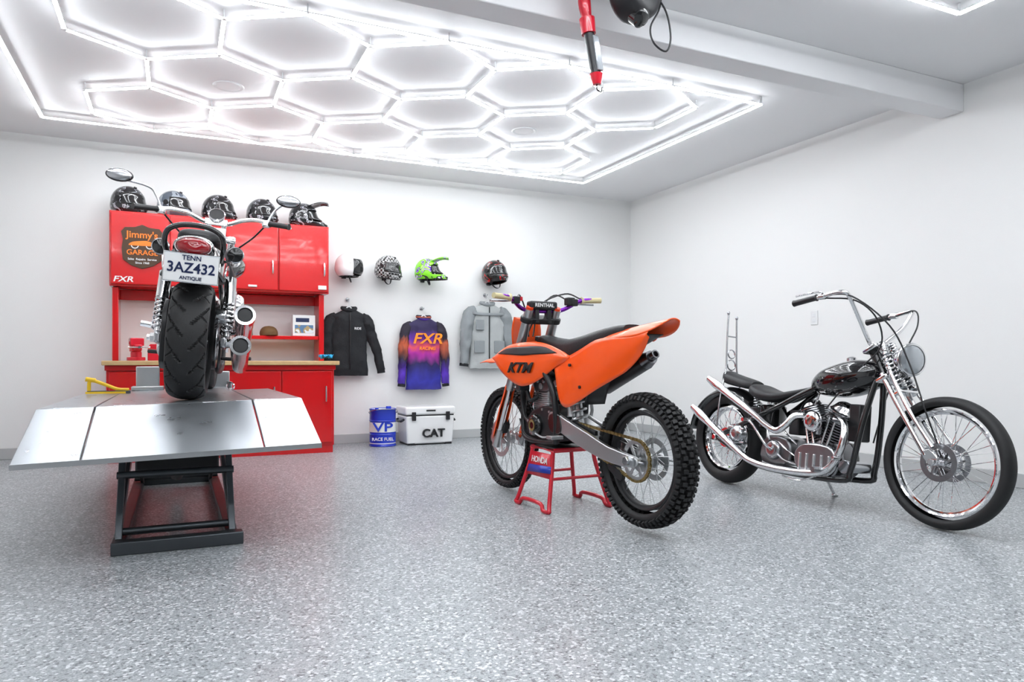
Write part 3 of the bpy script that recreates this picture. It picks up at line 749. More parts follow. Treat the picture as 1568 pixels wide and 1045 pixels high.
# engine
A('crankcase', G().prism([(.66, .40), (.70, .365), (.92, .36), (1.03, .38), (1.06, .45), (1.0, .53), (.86, .57), (.74, .57), (.66, .50)], -.085, .085, 3), 'satin', bev=.012, seg=3)
A('ignition_cover', G().lathe([(0, .035), (.03, .035), (.058, .028), (.068, .015), (.070, 0)], (.93, .085, .45), (0, 1, 0), 36, k=3), 'black')
A('ignition_ring', G().lathe([(.02, .037), (.028, .040), (.036, .037)], (.93, .085, .45), (0, 1, 0), 30), 'gold')
A('clutch_cover', G().lathe([(0, .04), (.06, .038), (.08, .02), (.085, 0)], (.80, -.085, .45), (0, -1, 0), 36, k=3), 'satin')
A('sprocket_cover', G().prism([(.62, .43), (.72, .42), (.76, .47), (.74, .53), (.64, .53)], .085, .11, 3), 'black', bev=.006)
g = G()
for i in range(8): g.bb(.82, .99, -.07, .07, .555+i*.013, .562+i*.013)
A('cylinder_fins', g, 'alu', bev=.003, seg=1)
A('cylinder', G().bb(.84, .97, -.055, .055, .53, .68), 'alu', bev=.015)
A('cylinder_head', G().prism([(.83, .66), (.99, .66), (1.0, .74), (.96, .79), (.86, .79), (.82, .73)], -.065, .065, 2), 'engine', bev=.008)
A('head_bolts', G().cyl((.88, .067, .72), (0, 1, 0), .012, .01, 6).cyl((.95, .067, .72), (0, 1, 0), .012, .01, 6).cyl((.91, .067, .69), (0, 1, 0), .02, .008, 20), 'alu')
g = G()
for (bx, bz) in ((.70, .40), (.78, .38), (1.0, .40), (.78, .54), (.86, .55), (1.03, .47)): g.cyl((bx, .088, bz), (0, 1, 0), .008, .010, 6)
A('case_bolts', g, 'alu')
A('carburettor', G().tube([(.83, 0, .70), (.74, 0, .72), (.66, 0, .73)], .03, 14, 3).cyl((.76, .045, .71), (0, 1, 0), .022, .03), 'alu')
A('airbox', G().loftx([(.66, .72, .05, .09, .10), (.5, .77, .06, .09, .10), (.37, .83, .06, .07, .06)], k=3), 'satin')
A('exhaust_header', G().tube([(.98, -.01, .70), (1.06, -.02, .66), (1.12, -.05, .54), (1.11, -.09, .46), (1.03, -.13, .44), (.9, -.15, .50), (.74, -.14, .62), (.58, -.13, .68)], [.022, .026, .036, .045, .045, .035, .026, .022], 16, 6), 'engine')
A('silencer', G().tube([(.58, -.125, .68), (.50, -.13, .70), (.15, -.128, .845)], [.025, .048, .048], 24), 'satin')
A('silencer_tip', G().tube([(.15, -.128, .845), (.10, -.126, .865)], [.049, .036], 24).lathe([(.016, .0), (.024, 0), (.024, .03), (.016, .03)], (.095, -.126, .868), (-.9, 0, .4), 20, closed=True), 'engine')
A('coolant_hose', G().tube([(1.02, .10, .66), (1.0, .09, .60), (.95, .07, .62), (.93, .05, .66)], .013, 10, 5).tube([(1.05, .10, .72), (1.12, .08, .62), (1.09, .08, .5), (1.02, .08, .46)], .012, 10, 5), 'satin')
A('shift_lever', G().tube([(.72, .12, .40), (.78, .135, .39), (.86, .14, .41)], .006, 8, 3).tube([(.86, .135, .41), (.86, .165, .41)], .009, 10), 'alu')
A('kick_starter', G().tube([(.68, -.12, .46), (.66, -.14, .55), (.68, -.13, .64), (.72, -.16, .65)], .01, 8, 3), 'alu')
g = G()
for s in (1, -1): g.bb(.59, .65, min(s*.11, s*.19), max(s*.11, s*.19), .395, .415)
A('footpegs', g, 'alu', bev=.003)
A('brake_pedal', G().tube([(.62, -.12, .38), (.75, -.14, .37), (.88, -.14, .38)], .007, 8, 3), 'alu')
A('shock_spring', G().helix((.56, .02, .50), (.62, .02, .80), .045, .0085, 7), 'alu')
A('shock_body', G().tube([(.54, 0.02, .44), (.63, 0.02, .84)], .024, 16).tube([(.60, .05, .62), (.58, .06, .52)], .024, 14), 'alu')
A('shock_linkage', G().prism([(.50, .40), (.62, .37), (.66, .40), (.60, .47), (.54, .48)], -.03, .03), 'alu', bev=.005)
# plastics
A('seat', G().loftx([(1.03, .965, .022, .03, .03), (.95, .96, .045, .045, .05), (.82, .925, .06, .06, .07), (.66, .90, .085, .072, .06), (.5, .915, .10, .07, .055), (.34, .95, .092, .062, .045), (.2, .985, .078, .045, .035), (.10, 1.005, .058, .028, .02)], n=28, p=3.4, k=4), 'leather')
A('fuel_tank', G().loftx([(1.10, .90, .05, .05, .10), (1.02, .90, .11, .06, .15), (.9, .88, .12, .05, .15), (.78, .86, .09, .04, .1)], n=28, k=4), 'satin')
A('tank_cap', G().cyl((1.03, 0, .985), (-.2, 0, 1), .032, .03, 24), 'satin')
def fr(x, z, w, drop, e=.0): return [(x, w*q, z-drop*abs(q)**2.2) for q in (-1, -.7, -.35, 0, .35, .7, 1)]
A('rear_fender', G().sheet([fr(.42, .92, .09, .03), fr(.25, .985, .10, .035), fr(.1, 1.012, .106, .05), fr(-.03, 1.028, .102, .062), fr(-.12, 1.038, .088, .052), fr(-.18, 1.044, .064, .032), fr(-.215, 1.048, .038, .012)], 3), 'orange', sol=.005)
C = [(.70, .85, .80, .075, .10), (.62, .86, .63, .088, .122), (.54, .875, .58, .098, .125), (.42, .91, .62, .104, .12), (.28, .955, .685, .106, .112), (.14, .968, .745, .105, .098), (.04, .968, .79, .102, .088), (-.04, .970, .85, .098, .078), (-.09, .978, .905, .092, .075), (-.125, .985, .96, .086, .078)]
for s in (1, -1):
    CC = C if s == 1 else [(x, z1, min(z1-.012, max(z2, .70 if x > .6 else (.80 if x > .45 else (.88 if x > .2 else .945)))), a, b) for x, z1, z2, a, b in C[:7]]
    rows = [[(x, s*(y1*(1-t)+y2*t+.012*math.sin(pi*t)), z1*(1-t)+z2*t) for t in (0, .25, .5, .75, 1)] for x, z1, z2, y1, y2 in CC]
    A('side_panel', G().sheet(rows, 3), 'orange', sol=.004)
A('inner_mudguard', G().sheet([[(.44, y, .60) for y in (-.07, 0, .07)], [(.38, y, .74) for y in (-.07, 0, .07)], [(.26, y, .86) for y in (-.075, 0, .075)], [(.08, y, .93) for y in (-.075, 0, .075)], [(-.08, y, .975) for y in (-.05, 0, .05)]], 3), 'satin', sol=.004)
A('panel_bolts', G().cyl((.50, .128, .82), (0, 1, 0), .009, .012, 12).cyl((.40, .128, .70), (0, 1, 0), .009, .012, 12), 'satin')
S_ = [(.54, .87, .855, .09, .092), (.66, .91, .815, .092, .105), (.78, .945, .75, .10, .125), (.88, .96, .705, .115, .15), (.97, .96, .69, .13, .17), (1.07, .955, .715, .145, .18), (1.18, .94, .765, .15, .185), (1.28, .91, .815, .15, .175), (1.37, .875, .855, .145, .15)]
for s in (1, -1):
    rows = [[(x, s*(y1*(1-t)+y2*t+.016*math.sin(pi*t)), z1*(1-t)+z2*t) for t in (0, .25, .5, .75, 1)] for x, z1, z2, y1, y2 in S_]
    A('radiator_shroud', G().sheet(rows, 3), 'orange', sol=.004)
    def on(t0, t1, sel, o=.005):
        return [[(x, s*(y1*(1-t)+y2*t+.016*math.sin(pi*t)+o), z1*(1-t)+z2*t) for t in (t0, (t0+t1)/2, t1)] for x, z1, z2, y1, y2 in sel]
    r1 = on(.10, .30, S_[1:8])
    r1[0] = [r1[0][1]]*3; r1[-1] = [r1[-1][1]]*3
    A('shroud_graphic', G().sheet(r1, 3), 'satin', sol=.003)
    A.text('shroud_lettering', 'KTM', .09, (.985, s*.180, .800), (-s, -.15, 0), (0, -s*.16, 1), 'satin', ext=.004, shear=.3, sx=1.25)
    A('radiator', G().bb(1.03, 1.08, min(s*.075, s*.15), max(s*.075, s*.15), .66, .90), 'steel', bev=.005)
    g = G()
    for i in range(11): g.bb(1.075, 1.115, min(s*.08, s*.15), max(s*.08, s*.15), .67+i*.02, .674+i*.02)
    A('radiator_louvres', g, 'satin')
A('front_fender', G().sheet([fr(1.08, .79, .045, .02), fr(1.2, .84, .07, .035), fr(1.35, .862, .08, .04), fr(1.52, .87, .078, .035), fr(1.68, .862, .066, .025), fr(1.80, .84, .042, .01)], 3), 'orange', sol=.004)
A('front_number_plate', G().sheet([[(1.20+.03*(1-q*q), .11*q*w, z) for q in (-1, -.5, 0, .5, 1)] for z, w in ((.86, .7), (.95, .95), (1.05, 1.0), (1.13, .85))], 3), 'orange', sol=.004)
# forks
fd = Vector((-.446, 0, .895))
for s in (1, -1):
    b = Vector((1.425, s*.10, .30))
    A('fork_lower', G().tube([b+fd*.02, b+fd*.5], .022, 16), 'chrome')
    A('fork_lug', G().tube([b-fd*.03, b+fd*.10], [.028, .026], 16).tube([(1.45, s*.07, .325), (1.45, s*.12, .325)], .028, 16), 'alu')
    A('fork_upper', G().tube([b+fd*.40, b+fd*.43, b+fd*.70, b+fd*.97], [.027, .031, .031, .028], 20), 'alu')
    A('fork_cap', G().tube([b+fd*.97, b+fd*.985], .024, 16), 'orange2')
    q = []
    for t in (.03, .14, .25, .36, .42):
        p = b+fd*t; w = .032 if t < .3 else .026
        q.append([tuple(p+Vector((.036*math.cos(u), s*w*1.15*math.sin(u), .016*math.cos(u)))) for u in (-2.0, -1.2, -.5, .2, .9, 1.6)])
    A('fork_guard', G().sheet(q, 3), 'orange', sol=.003)
p1 = Vector((1.425, 0, .30))+fd*.66; p2 = Vector((1.425, 0, .30))+fd*.90
for nm, p in (('lower_clamp', p1), ('upper_clamp', p2)):
    A(nm, G().obox(p, .075, .24, .035, (.895, 0, .446), (0, 1, 0), (-.446, 0, .895)).cyl(p+Vector((0, .1, 0)), (-.446, 0, .895), .042, .036).cyl(p+Vector((0, -.1, 0)), (-.446, 0, .895), .042, .036), 'satin', bev=.006)
hbz = 1.16
A('bar_mounts', G().bb(.985, 1.03, .03, .06, 1.08, 1.175).bb(.985, 1.03, -.06, -.03, 1.08, 1.175), 'satin', bev=.005)
A('handlebar', G().tube([(.92, .38, 1.235), (.95, .26, 1.23), (1.0, .16, 1.175), (1.01, .08, hbz), (1.01, -.08, hbz), (1.0, -.16, 1.175), (.95, -.26, 1.23), (.92, -.38, 1.235)], .013, 14, 5), 'purple')
A('crossbar_pad', G().bb(.975, 1.035, -.10, .10, 1.165, 1.22), 'satin', bev=.014, seg=4)
A.text('pad_print', 'RENTHAL', .032, (.973, 0, 1.193), (0, -1, 0), (0, 0, 1), 'white', ext=.001)
for s in (1, -1):
    A('grip', G().tube([(.951, s*.26, 1.231), (.949, s*.275, 1.2305), (.918, s*.39, 1.235)], [.024, .017, .0175], 16), 'beige')
    A('lever_perch', G().bb(.945, .985, min(s*.19, s*.235), max(s*.19, s*.235), 1.195, 1.24), 'satin', bev=.006)
    A('lever', G().tube([(.985, s*.21, 1.22), (1.02, s*.25, 1.215), (.985, s*.38, 1.21)], .006, 8, 4), 'chromed')
A('master_cylinder', G().bb(.95, 1.0, -.215, -.16, 1.20, 1.25), 'satin', bev=.006)
A('cables', G().tube([(.98, .2, 1.22), (1.08, .12, 1.26), (1.14, .04, 1.16), (1.12, .03, 1.0)], .005, 8, 6).tube([(.98, -.2, 1.22), (1.09, -.14, 1.27), (1.15, -.05, 1.15), (1.18, .06, .9), (1.30, .12, .62), (1.38, .10, .45)], .005, 8, 6).tube([(.95, -.26, 1.24), (1.05, -.2, 1.28), (1.1, -.04, 1.2), (1.05, .04, 1.0)], .005, 8, 6), 'satin')
A('kill_button', G().cyl((.96, .18, 1.225), (0, 0, 1), .012, .025), 'redst')

# ------------------------------------------------------------------ stand
A = Asm('dirt_bike_stand', T(2.13, 3.84, 0) @ RZ(3))
zt = .366
A('top_frame', G().tube([(-.14, -.13, zt-.014), (.14, -.13, zt-.014), (.14, .13, zt-.014), (-.14, .13, zt-.014)], .013, 12, closed=True), 'redst')
A('top_pad', G().bb(-.13, .13, -.12, .12, zt-.012, zt), 'satin', bev=.004)
for s in (-1, 1):
    A('leg_loop', G().tube([(s*.14, -.12, zt-.02), (s*.155, -.135, .25), (s*.205, -.185, .045), (s*.215, -.20, .013), (s*.22, -.14, .012), (s*.215, -.1, .045), (s*.215, .1, .045), (s*.22, .14, .012), (s*.215, .20, .013), (s*.205, .185, .045), (s*.155, .135, .25), (s*.14, .12, zt-.02)], .0125, 12, 3), 'redst')
A('brace', G().tube([(-.172, -.15, .19), (.172, -.15, .19)], .009, 10).tube([(-.172, .15, .19), (.172, .15, .19)], .009, 10), 'redst')
A('side_panel', G().add([(-.148, -.125, .33), (-.148, .125, .33), (-.175, .152, .19), (-.175, -.152, .19)], [(0, 1, 2, 3)]), 'redst', sol=.004)
A('decal', G().add([(-.166, -.14, .262), (-.166, .12, .25), (-.175, .13, .205), (-.177, -.15, .222)], [(0, 1, 2, 3)]), mat('decal_blue', (.02, .05, .4), .3), sol=.003)
A.text('decal_text', 'HONDA', .05, (-.163, 0, .285), (0, -1, 0), (.19, 0, .98), 'white')

# ================================================================== CHOPPER
A = Asm('chopper_motorcycle', T(3.60, 4.05, .003) @ RZ(-90) @ RX(-5))
ra, fa = (0, 0, .325), (1.61, 0, .345)
A('rear_tyre', tyre(ra, .325, .215, .13), 'rubber')
A('front_tyre', tyre(fa, .345, .272, .088, m=22), 'rubber')
A('rear_rim', rim(ra, .215, .075), 'chrome'); A('front_rim', rim(fa, .272, .045), 'chrome')
A('rear_spokes', spokes(ra, .215, 40, .06, .035, .002), 'chrome'); A('front_spokes', spokes(fa, .272, 40, .055, .035, .002), 'chrome')
A('rear_hub', hub(ra, .045, .08, .07), 'chrome'); A('front_hub', hub(fa, .04, .085, .065), 'chrome')
A('front_brake_disc', disc((1.61, -.055, .345), .10, .07, bolts=8), 'chromed')
A('front_brake_disc_left', disc((1.61, .055, .345), .10, .07, bolts=8), 'chromed')
A('rear_drum', G().lathe([(0, -.02), (.10, -.02), (.105, 0), (.10, .02), (0, .02)], (0, .06, .325), (0, 1, 0), 40), 'chromed')
A('axles', G().tube([(0, -.14, .325), (0, .14, .325)], .011, 12).tube([(1.61, -.115, .345), (1.61, .115, .345)], .010, 12).cyl((1.61, -.11, .345), (0, 1, 0), .018, .02, 6).cyl((0, -.14, .325), (0, 1, 0), .02, .02, 6), 'chrome')
for s in (1, -1):
    A('wishbone_frame', G().tube([(1.16, .02*s, .86), (.95, .03*s, .78), (.72, .05*s, .68), (.52, .09*s, .57), (.3, .115*s, .46), (0, .12*s, .325)], .018, 12, 5).tube([(1.20, .03*s, .78), (1.16, .08*s, .50), (1.12, .10*s, .24), (1.05, .105*s, .17), (.5, .11*s, .165), (.3, .115*s, .21), (0, .12*s, .325)], .018, 12, 5), 'black')
    A('axle_plate', G().prism([(-.05, .30), (.06, .30), (.07, .35), (-.05, .35)], s*.12-.006, s*.12+.006), 'black', bev=.003)
    A('fork_rear_leg', G().tube([(1.255, .062*s, .80), (1.40, .07*s, .59), (1.56, .085*s, .375)], .015, 12, 3), 'chrome')
    A('fork_front_leg', G().tube([(1.235, .045*s, .98), (1.30, .06*s, .83), (1.44, .085*s, .62), (1.60, .095*s, .42)], .012, 12, 3), 'chrome')
    A('rocker', G().prism([(1.54, .385), (1.58, .41), (1.63, .37), (1.62, .33), (1.58, .335)], s*.09-.008, s*.09+.008, 2), 'chrome', bev=.003)
    A('fork_spring', G().helix((1.365, .042*s, .72), (1.265, .042*s, .90), .028, .0065, 8, 8).helix((1.255, .042*s, .915), (1.225, .042*s, .975), .02, .005, 4, 8), 'chrome')
    A('spring_rod', G().tube([(1.375, .042*s, .70), (1.22, .042*s, .985)], .009, 10).cyl((1.265, .042*s, .905), (-.49, 0, .87), .03, .01).cyl((1.37, .042*s, .715), (-.49, 0, .87), .028, .01), 'steel')
A('neck', G().tube([(1.245, 0, .76), (1.155, 0, .93)], .032, 20), 'black')
A('upper_tree', G().obox((1.175, 0, .945), .10, .16, .025, (.87, 0, .49), (0, 1, 0), (-.49, 0, .87)).obox((1.265, 0, .775), .08, .17, .025, (.87, 0, .49), (0, 1, 0), (-.49, 0, .87)), 'chrome', bev=.008)
A('spring_bridge', G().obox((1.37, 0, .70), .05, .16, .02, (.87, 0, .49), (0, 1, 0), (-.49, 0, .87)), 'chrome', bev=.006)
A('headlight_shell', G().lathe([(0, -.09), (.03, -.085), (.065, -.06), (.083, -.02), (.088, .01), (.092, .016), (.092, .026), (.08, .03)], (1.37, 0, .885), (.97, -.2, .0), 40, k=3), 'chrome')
A('headlight_lens', G().lathe([(.082, .026), (.05, .038), (0, .044)], (1.37, 0, .885), (.97, -.2, .0), 36, k=3), 'glass')
A('headlight_bracket', G().tube([(1.37, 0, .80), (1.31, 0, .78), (1.27, 0, .79)], .01, 10, 3), 'chrome')
A('fuel_tank', G().loftx([(.735, .72, .02, .02, .02), (.76, .73, .06, .045, .05), (.84, .745, .105, .085, .085), (.95, .76, .13, .105, .105), (1.05, .775, .132, .11, .105), (1.14, .79, .11, .09, .085), (1.195, .80, .07, .06, .055), (1.22, .81, .03, .025, .025)], n=32, p=2.4, k=5), 'tank_b')
A('tank_cap', G().lathe([(0, .03), (.02, .03), (.03, .022), (.03, 0)], (1.0, .0, .872), (-.1, 0, 1), 24), 'chrome')
A('petcock', G().tube([(.80, -.03, .67), (.80, -.04, .64), (.79, -.05, .60)], .007, 8, 3), 'chrome')
A('seat', G().loftx([(.72, .695, .035, .018, .02), (.62, .665, .07, .025, .03), (.50, .635, .115, .035, .035), (.38, .64, .135, .045, .04), (.29, .665, .12, .05, .03), (.25, .68, .08, .035, .02)], n=28, p=2.8, k=4), 'leather')
A('passenger_pad', G().loftx([(.245, .70, .06, .035, .02), (.19, .705, .085, .045, .025), (.10, .72, .085, .05, .03), (0, .735, .08, .06, .03), (-.05, .75, .06, .06, .03), (-.07, .76, .03, .03, .02)], n=24, p=2.6, k=4), 'leather')
A('seat_springs', G().helix((.33, .08, .56), (.33, .08, .63), .022, .004, 4).helix((.33, -.08, .56), (.33, -.08, .63), .022, .004, 4), 'chrome')
rows = []
for d in range(25, 176, 15):
    t = rad(d); R = .365
    rows.append([(R*math.cos(t)*(1-.06*abs(q)**3), .088*q, .325+(R-.045*abs(q)**3)*math.sin(t)) for q in (-1, -.8, -.4, 0, .4, .8, 1)])
A('rear_fender', G().sheet(rows, 3), 'black', sol=.004)
for s in (1, -1):
    A('sissy_bar', G().tube([(0, .125*s, .33), (-.01, .11*s, .55), (-.02, .075*s, .72), (-.03, .05*s, .82), (-.045, .045*s, 1.02), (-.055, .04*s, 1.19 if s > 0 else 1.22)], .0065, 10, 4).ell((-.055, .04*s, 1.20 if s > 0 else 1.23), .011, .011, .014), 'chromed')
A('sissy_rings', G().lathe([(.028, -.004), (.036, 0), (.028, .004)], (-.04, 0, .93), (1, 0, .08), 24, closed=True).lathe([(.034, -.004), (.042, 0), (.034, .004)], (-.035, 0, .85), (1, 0, .08), 24, closed=True).tube([(-.03, -.05, .80), (-.03, .05, .80)], .005, 8).tube([(-.05, -.04, 1.06), (-.05, .04, 1.06)], .005, 8), 'chromed')
A('tail_light', G().ell((-.345, 0, .47), .025, .04, .03), 'redlens')
ec = Vector((.86, 0, .30))
A('crankcase', G().lathe([(0, -.075), (.10, -.075), (.125, -.055), (.13, 0), (.125, .055), (.10, .075), (0, .075)], tuple(ec-Vector((0, 0, .03))), (0, 1, 0), 48, k=2), 'engine')
A('crankcase_web', G().prism([(.70, .18), (1.02, .18), (1.04, .26), (.98, .38), (.76, .38), (.68, .28)], -.06, .06, 2), 'engine', bev=.01)
for nm, sg in (('front', 1), ('rear', -1)):
    d = Vector((sg*math.sin(rad(24)), 0, math.cos(rad(24))))
    A(nm+'_cylinder', vcyl(ec+d*.08, d, .055, .055, .15, 9, .085), 'engine')
    hc = ec+d*.24
    A(nm+'_head', vcyl(hc-d*.012, d, .062, .062, .07, 5, .090), 'chromed')
    A(nm+'_rocker_cover', G().lathe([(0, .05), (.03, .047), (.058, .035), (.076, .012), (.084, 0), (.088, -.004), (.088, -.01), (0, -.01)], hc+d*.065, d, 36, k=3), 'chrome')
    for yy, o in ((-.09, -.02), (-.09, .02)):
        a = ec+Vector((sg*.03+o, yy, -.01)); b = hc+Vector((o*1.2, -.074, .02))
        A(nm+'_pushrod', G().tube([a, a.lerp(b, .35), b], [.013, .008, .008], 10), 'chrome')
    A(nm+'_spark_plug', G().tube([hc+Vector((sg*.0, -.07, .03)), hc+Vector((-.0, -.11, .035))], .01, 10).tube([hc+Vector((0, -.11, .035)), hc+Vector((sg*-.04, -.13, .0)), (.86, -.12, .42), (.86, -.06, .40)], .004, 6, 4), 'satin')
A('cam_cover', G().prism([(.72, .22), (.80, .16), (.94, .16), (1.02, .22), (1.02, .30), (.96, .36), (.78, .36), (.71, .30)], -.115, -.07, 3), 'chromed', bev=.012, seg=3)
g = G()
for i in range(5): g.bb(.75+i*.055, .763+i*.055, -.123, -.112, .19, .30)
A('cam_cover_ribs', g, 'chrome', bev=.003)
A('generator', G().tube([(1.08, -.10, .25), (1.08, .08, .25)], .035, 20).cyl((1.08, -.10, .25), (0, 1, 0), .04, .02), 'chromed')
A('engine_dark_fill', G().bb(1.04, 1.12, -.05, .05, .40, .62).bb(.60, .68, -.06, .06, .40, .56), 'satin', bev=.01)  # black boxes added as shade in the gaps around the engine
A('carburettor', G().tube([(.86, -.05, .50), (.86, -.10, .50), (.87, -.14, .50)], [.03, .028, .034], 18, 3).cyl((.86, -.09, .45), (0, 0, 1), .028, .06), 'chromed')
A('air_cleaner', G().lathe([(0, .02), (.03, .02), (.055, .012), (.06, -.004), (.06, -.016), (0, -.016)], (.87, -.155, .50), (0, -1, 0), 36, k=2), 'chrome')
A('oil_pump_lines', G().tube([(.72, -.1, .22), (.62, -.11, .24), (.5, -.1, .32), (.44, -.08, .42)], .007, 8, 4).tube([(.72, -.09, .26), (.64, -.1, .30), (.52, -.08, .36)], .006, 8, 4).tube([(.70, -.08, .34), (.62, -.09, .40), (.55, -.08, .46)], .006, 8, 4), 'chrome')
A('gearbox', G().prism([(.42, .20), (.62, .20), (.66, .28), (.62, .37), (.46, .38), (.40, .30)], -.09, .09, 2), 'engine', bev=.012)
A('gearbox_cover', G().lathe([(0, .03), (.04, .03), (.06, .02), (.065, 0)], (.52, -.09, .29), (0, -1, 0), 32, k=3), 'chromed')
A('oil_tank', G().loft([[(.40+.075*w*math.cos(t*pi/12), .10*math.sin(t*pi/12)*w, z) for t in range(24)] for z, w in ((.42, .8), (.43, .98), (.50, 1), (.57, .98), (.58, .85))]), 'black')
A('rear_dark_fill', G().bb(.24, .34, -.07, .07, .40, .56), 'satin', bev=.01)  # black box added to darken the space behind the engine
A('oil_cap', G().cyl((.42, -.05, .59), (0, 0, 1), .018, .02), 'chrome')
A('side_tool_cover', G().lathe([(0, .035), (.03, .033), (.055, .022), (.066, .004), (.07, -.02), (0, -.02)], (.22, -.135, .36), (0, -1, 0), 36, k=3).tube([(.15, -.14, .41), (.29, -.14, .40)], .012, 10).tube([(.15, -.14, .315), (.30, -.14, .31)], .012, 10), 'chromed')
A('kick_starter', G().tube([(.52, -.12, .29), (.50, -.16, .33), (.40, -.17, .44), (.35, -.17, .47)], .009, 10, 3).tube([(.35, -.15, .47), (.35, -.22, .47)], .013, 12), 'chrome')
A('primary_cover', G().prism([(.46, .22), (.88, .16), (.98, .22), (.98, .33), (.90, .39), (.5, .37), (.43, .30)], .085, .14, 3), 'black', bev=.015, seg=3)
A('front_exhaust', G().tube([(.97, -.07, .52), (1.05, -.10, .51), (1.095, -.14, .44), (1.08, -.16, .32), (1.0, -.165, .22), (.85, -.17, .185), (.6, -.175, .18), (.42, -.18, .20), (.30, -.185, .25), (-.02, -.195, .43)], [.022]*9+[.026], 18, 5), 'chrome')
A('front_fishtail', G().tube([(-.02, -.195, .43), (-.10, -.197, .475), (-.17, -.20, .515), (-.19, -.20, .525)], [.027, .033, .024, .022], 18, 3, sq=.8), 'chrome')
A('rear_exhaust', G().tube([(.75, -.07, .53), (.70, -.12, .52), (.66, -.15, .46), (.60, -.165, .42), (.52, -.175, .45), (.42, -.185, .51), (.12, -.195, .66)], [.022]*6+[.026], 18, 5), 'chrome')
A('rear_fishtail', G().tube([(.12, -.195, .66), (.05, -.197, .695), (-.02, -.20, .73), (-.035, -.20, .737)], [.027, .033, .024, .022], 18, 3, sq=.8), 'chrome')
A('footpegs', G().tube([(.98, -.10, .22), (.98, -.2, .22)], .009, 10).tube([(.98, -.17, .22), (.98, -.25, .22)], .016, 12).tube([(.98, .12, .22), (.98, .25, .22)], .016, 12), 'chromed')
A('foot_control', G().tube([(.98, -.15, .22), (1.06, -.19, .24), (1.10, -.20, .30)], .008, 10, 3).tube([(1.10, -.18, .30), (1.10, -.23, .30)], .011, 10).tube([(.96, -.13, .20), (.80, -.15, .13), (.66, -.15, .14)], .006, 8, 3), 'chrome')
A('kickstand', G().tube([(.75, .12, .16), (.72, .20, .10), (.70, .275, .033)], .011, 10, 3).cyl((.70, .28, .030), (0, .08, 1), .022, .008), 'chrome')
for s in (1, -1):
    lo = .045 if s > 0 else 0
    A('handlebar', G().tube([(1.155, 0, .975), (1.155, .04*s, .975), (1.165, .08*s, 1.0), (1.175, .19*s, 1.13-lo), (1.175, .265*s, 1.225-lo), (1.16, .29*s, 1.245-lo), (1.11, .30*s, 1.245-lo), (1.0, .31*s, 1.225-lo), (.84, .32*s, 1.20-lo)], .0125, 14, 5), 'chrome')
    A('grip', G().tube([(.99, .311*s, 1.224-lo), (.98, .312*s, 1.223-lo), (.845, .32*s, 1.202-lo), (.83, .321*s, 1.20-lo)], [.021, .017, .018, .02], 16), 'satin')
    A('lever', G().tube([(1.04, .306*s, 1.24-lo), (1.02, .34*s, 1.25-lo), (.88, .36*s, 1.235-lo)], .006, 8, 4), 'chrome')
    A('lever_perch', G().cyl((1.03, .308*s, 1.23-lo), (1, 0, 0), .02, .04), 'chrome')
A('risers', G().tube([(1.17, .035, .94), (1.155, .035, .98)], .016, 12).tube([(1.17, -.035, .94), (1.155, -.035, .98)], .016, 12), 'chrome')
A('throttle_cable', G().tube([(1.04, -.30, 1.22), (1.20, -.24, 1.20), (1.28, -.16, 1.10), (1.25, -.08, .95), (1.10, -.09, .80), (.92, -.1, .58)], .0045, 8, 6), 'satin')
A('clutch_cable', G().tube([(1.04, .30, 1.18), (1.20, .26, 1.20), (1.28, .18, 1.10), (1.28, .1, .96), (1.2, .07, .7), (1.1, .1, .4)], .0045, 8, 6).tube([(1.04, -.31, 1.235), (1.20, -.27, 1.22), (1.36, -.16, 1.06), (1.45, -.10, .85), (1.55, -.09, .6), (1.61, -.07, .44)], .0045, 8, 6), 'satin')

# ================================================================== CRUISER ON LIFT
A = Asm('cruiser_motorcycle', T(.045, 4.33, .667) @ RZ(84.5) @ RX(4.5))
ra, fa = (0, 0, .325), (1.66, 0, .325)
A('rear_tyre', tyre(ra, .325, .215, .20, n=450, m=56, groove=grooveC, amax=140), 'rubber', ang=25)
A('front_tyre', tyre(fa, .325, .24, .12), 'rubber')
def castwheel(c, rr, w):
    g = rim(c, rr, w)
    for i in range(9):
        th = 2*pi*i/9
        g.bar((c[0]+.04*math.cos(th), c[1], c[2]+.04*math.sin(th)), (c[0]+(rr-.012)*math.cos(th), c[1], c[2]+(rr-.012)*math.sin(th)), .02, .03, (0, 1, 0))
    return g
A('rear_rim', castwheel(ra, .215, .15), 'satin', bev=.002); A('front_rim', castwheel(fa, .24, .07), 'satin', bev=.002)
A('rear_hub', hub(ra, .05, .13, .06), 'chromed'); A('front_hub', hub(fa, .04, .09, .05), 'chromed')
A('belt_pulley', G().lathe([(.05, -.012), (.11, -.012), (.115, 0), (.11, .012), (.05, .012)], (0, .13, .325), (0, 1, 0), 50, closed=True), 'chrome')
A('belt_guard', G().prism([(-.12, .20), (-.14, .40), (-.10, .50), (0, .54), (.3, .52), (.5, .46), (.5, .30), (.2, .20), (.0, .16)], .112, .14, 2), 'satin', bev=.006)
A('rear_disc', disc((0, -.135, .325), .14, .10), 'chromed'); A('front_disc', disc((1.66, -.08, .325), .14, .10), 'chromed')
A('rear_caliper', G().prism([(-.06, .43), (.06, .44), (.08, .50), (-.02, .51), (-.08, .48)], -.17, -.115, 2), 'chromed', bev=.006)
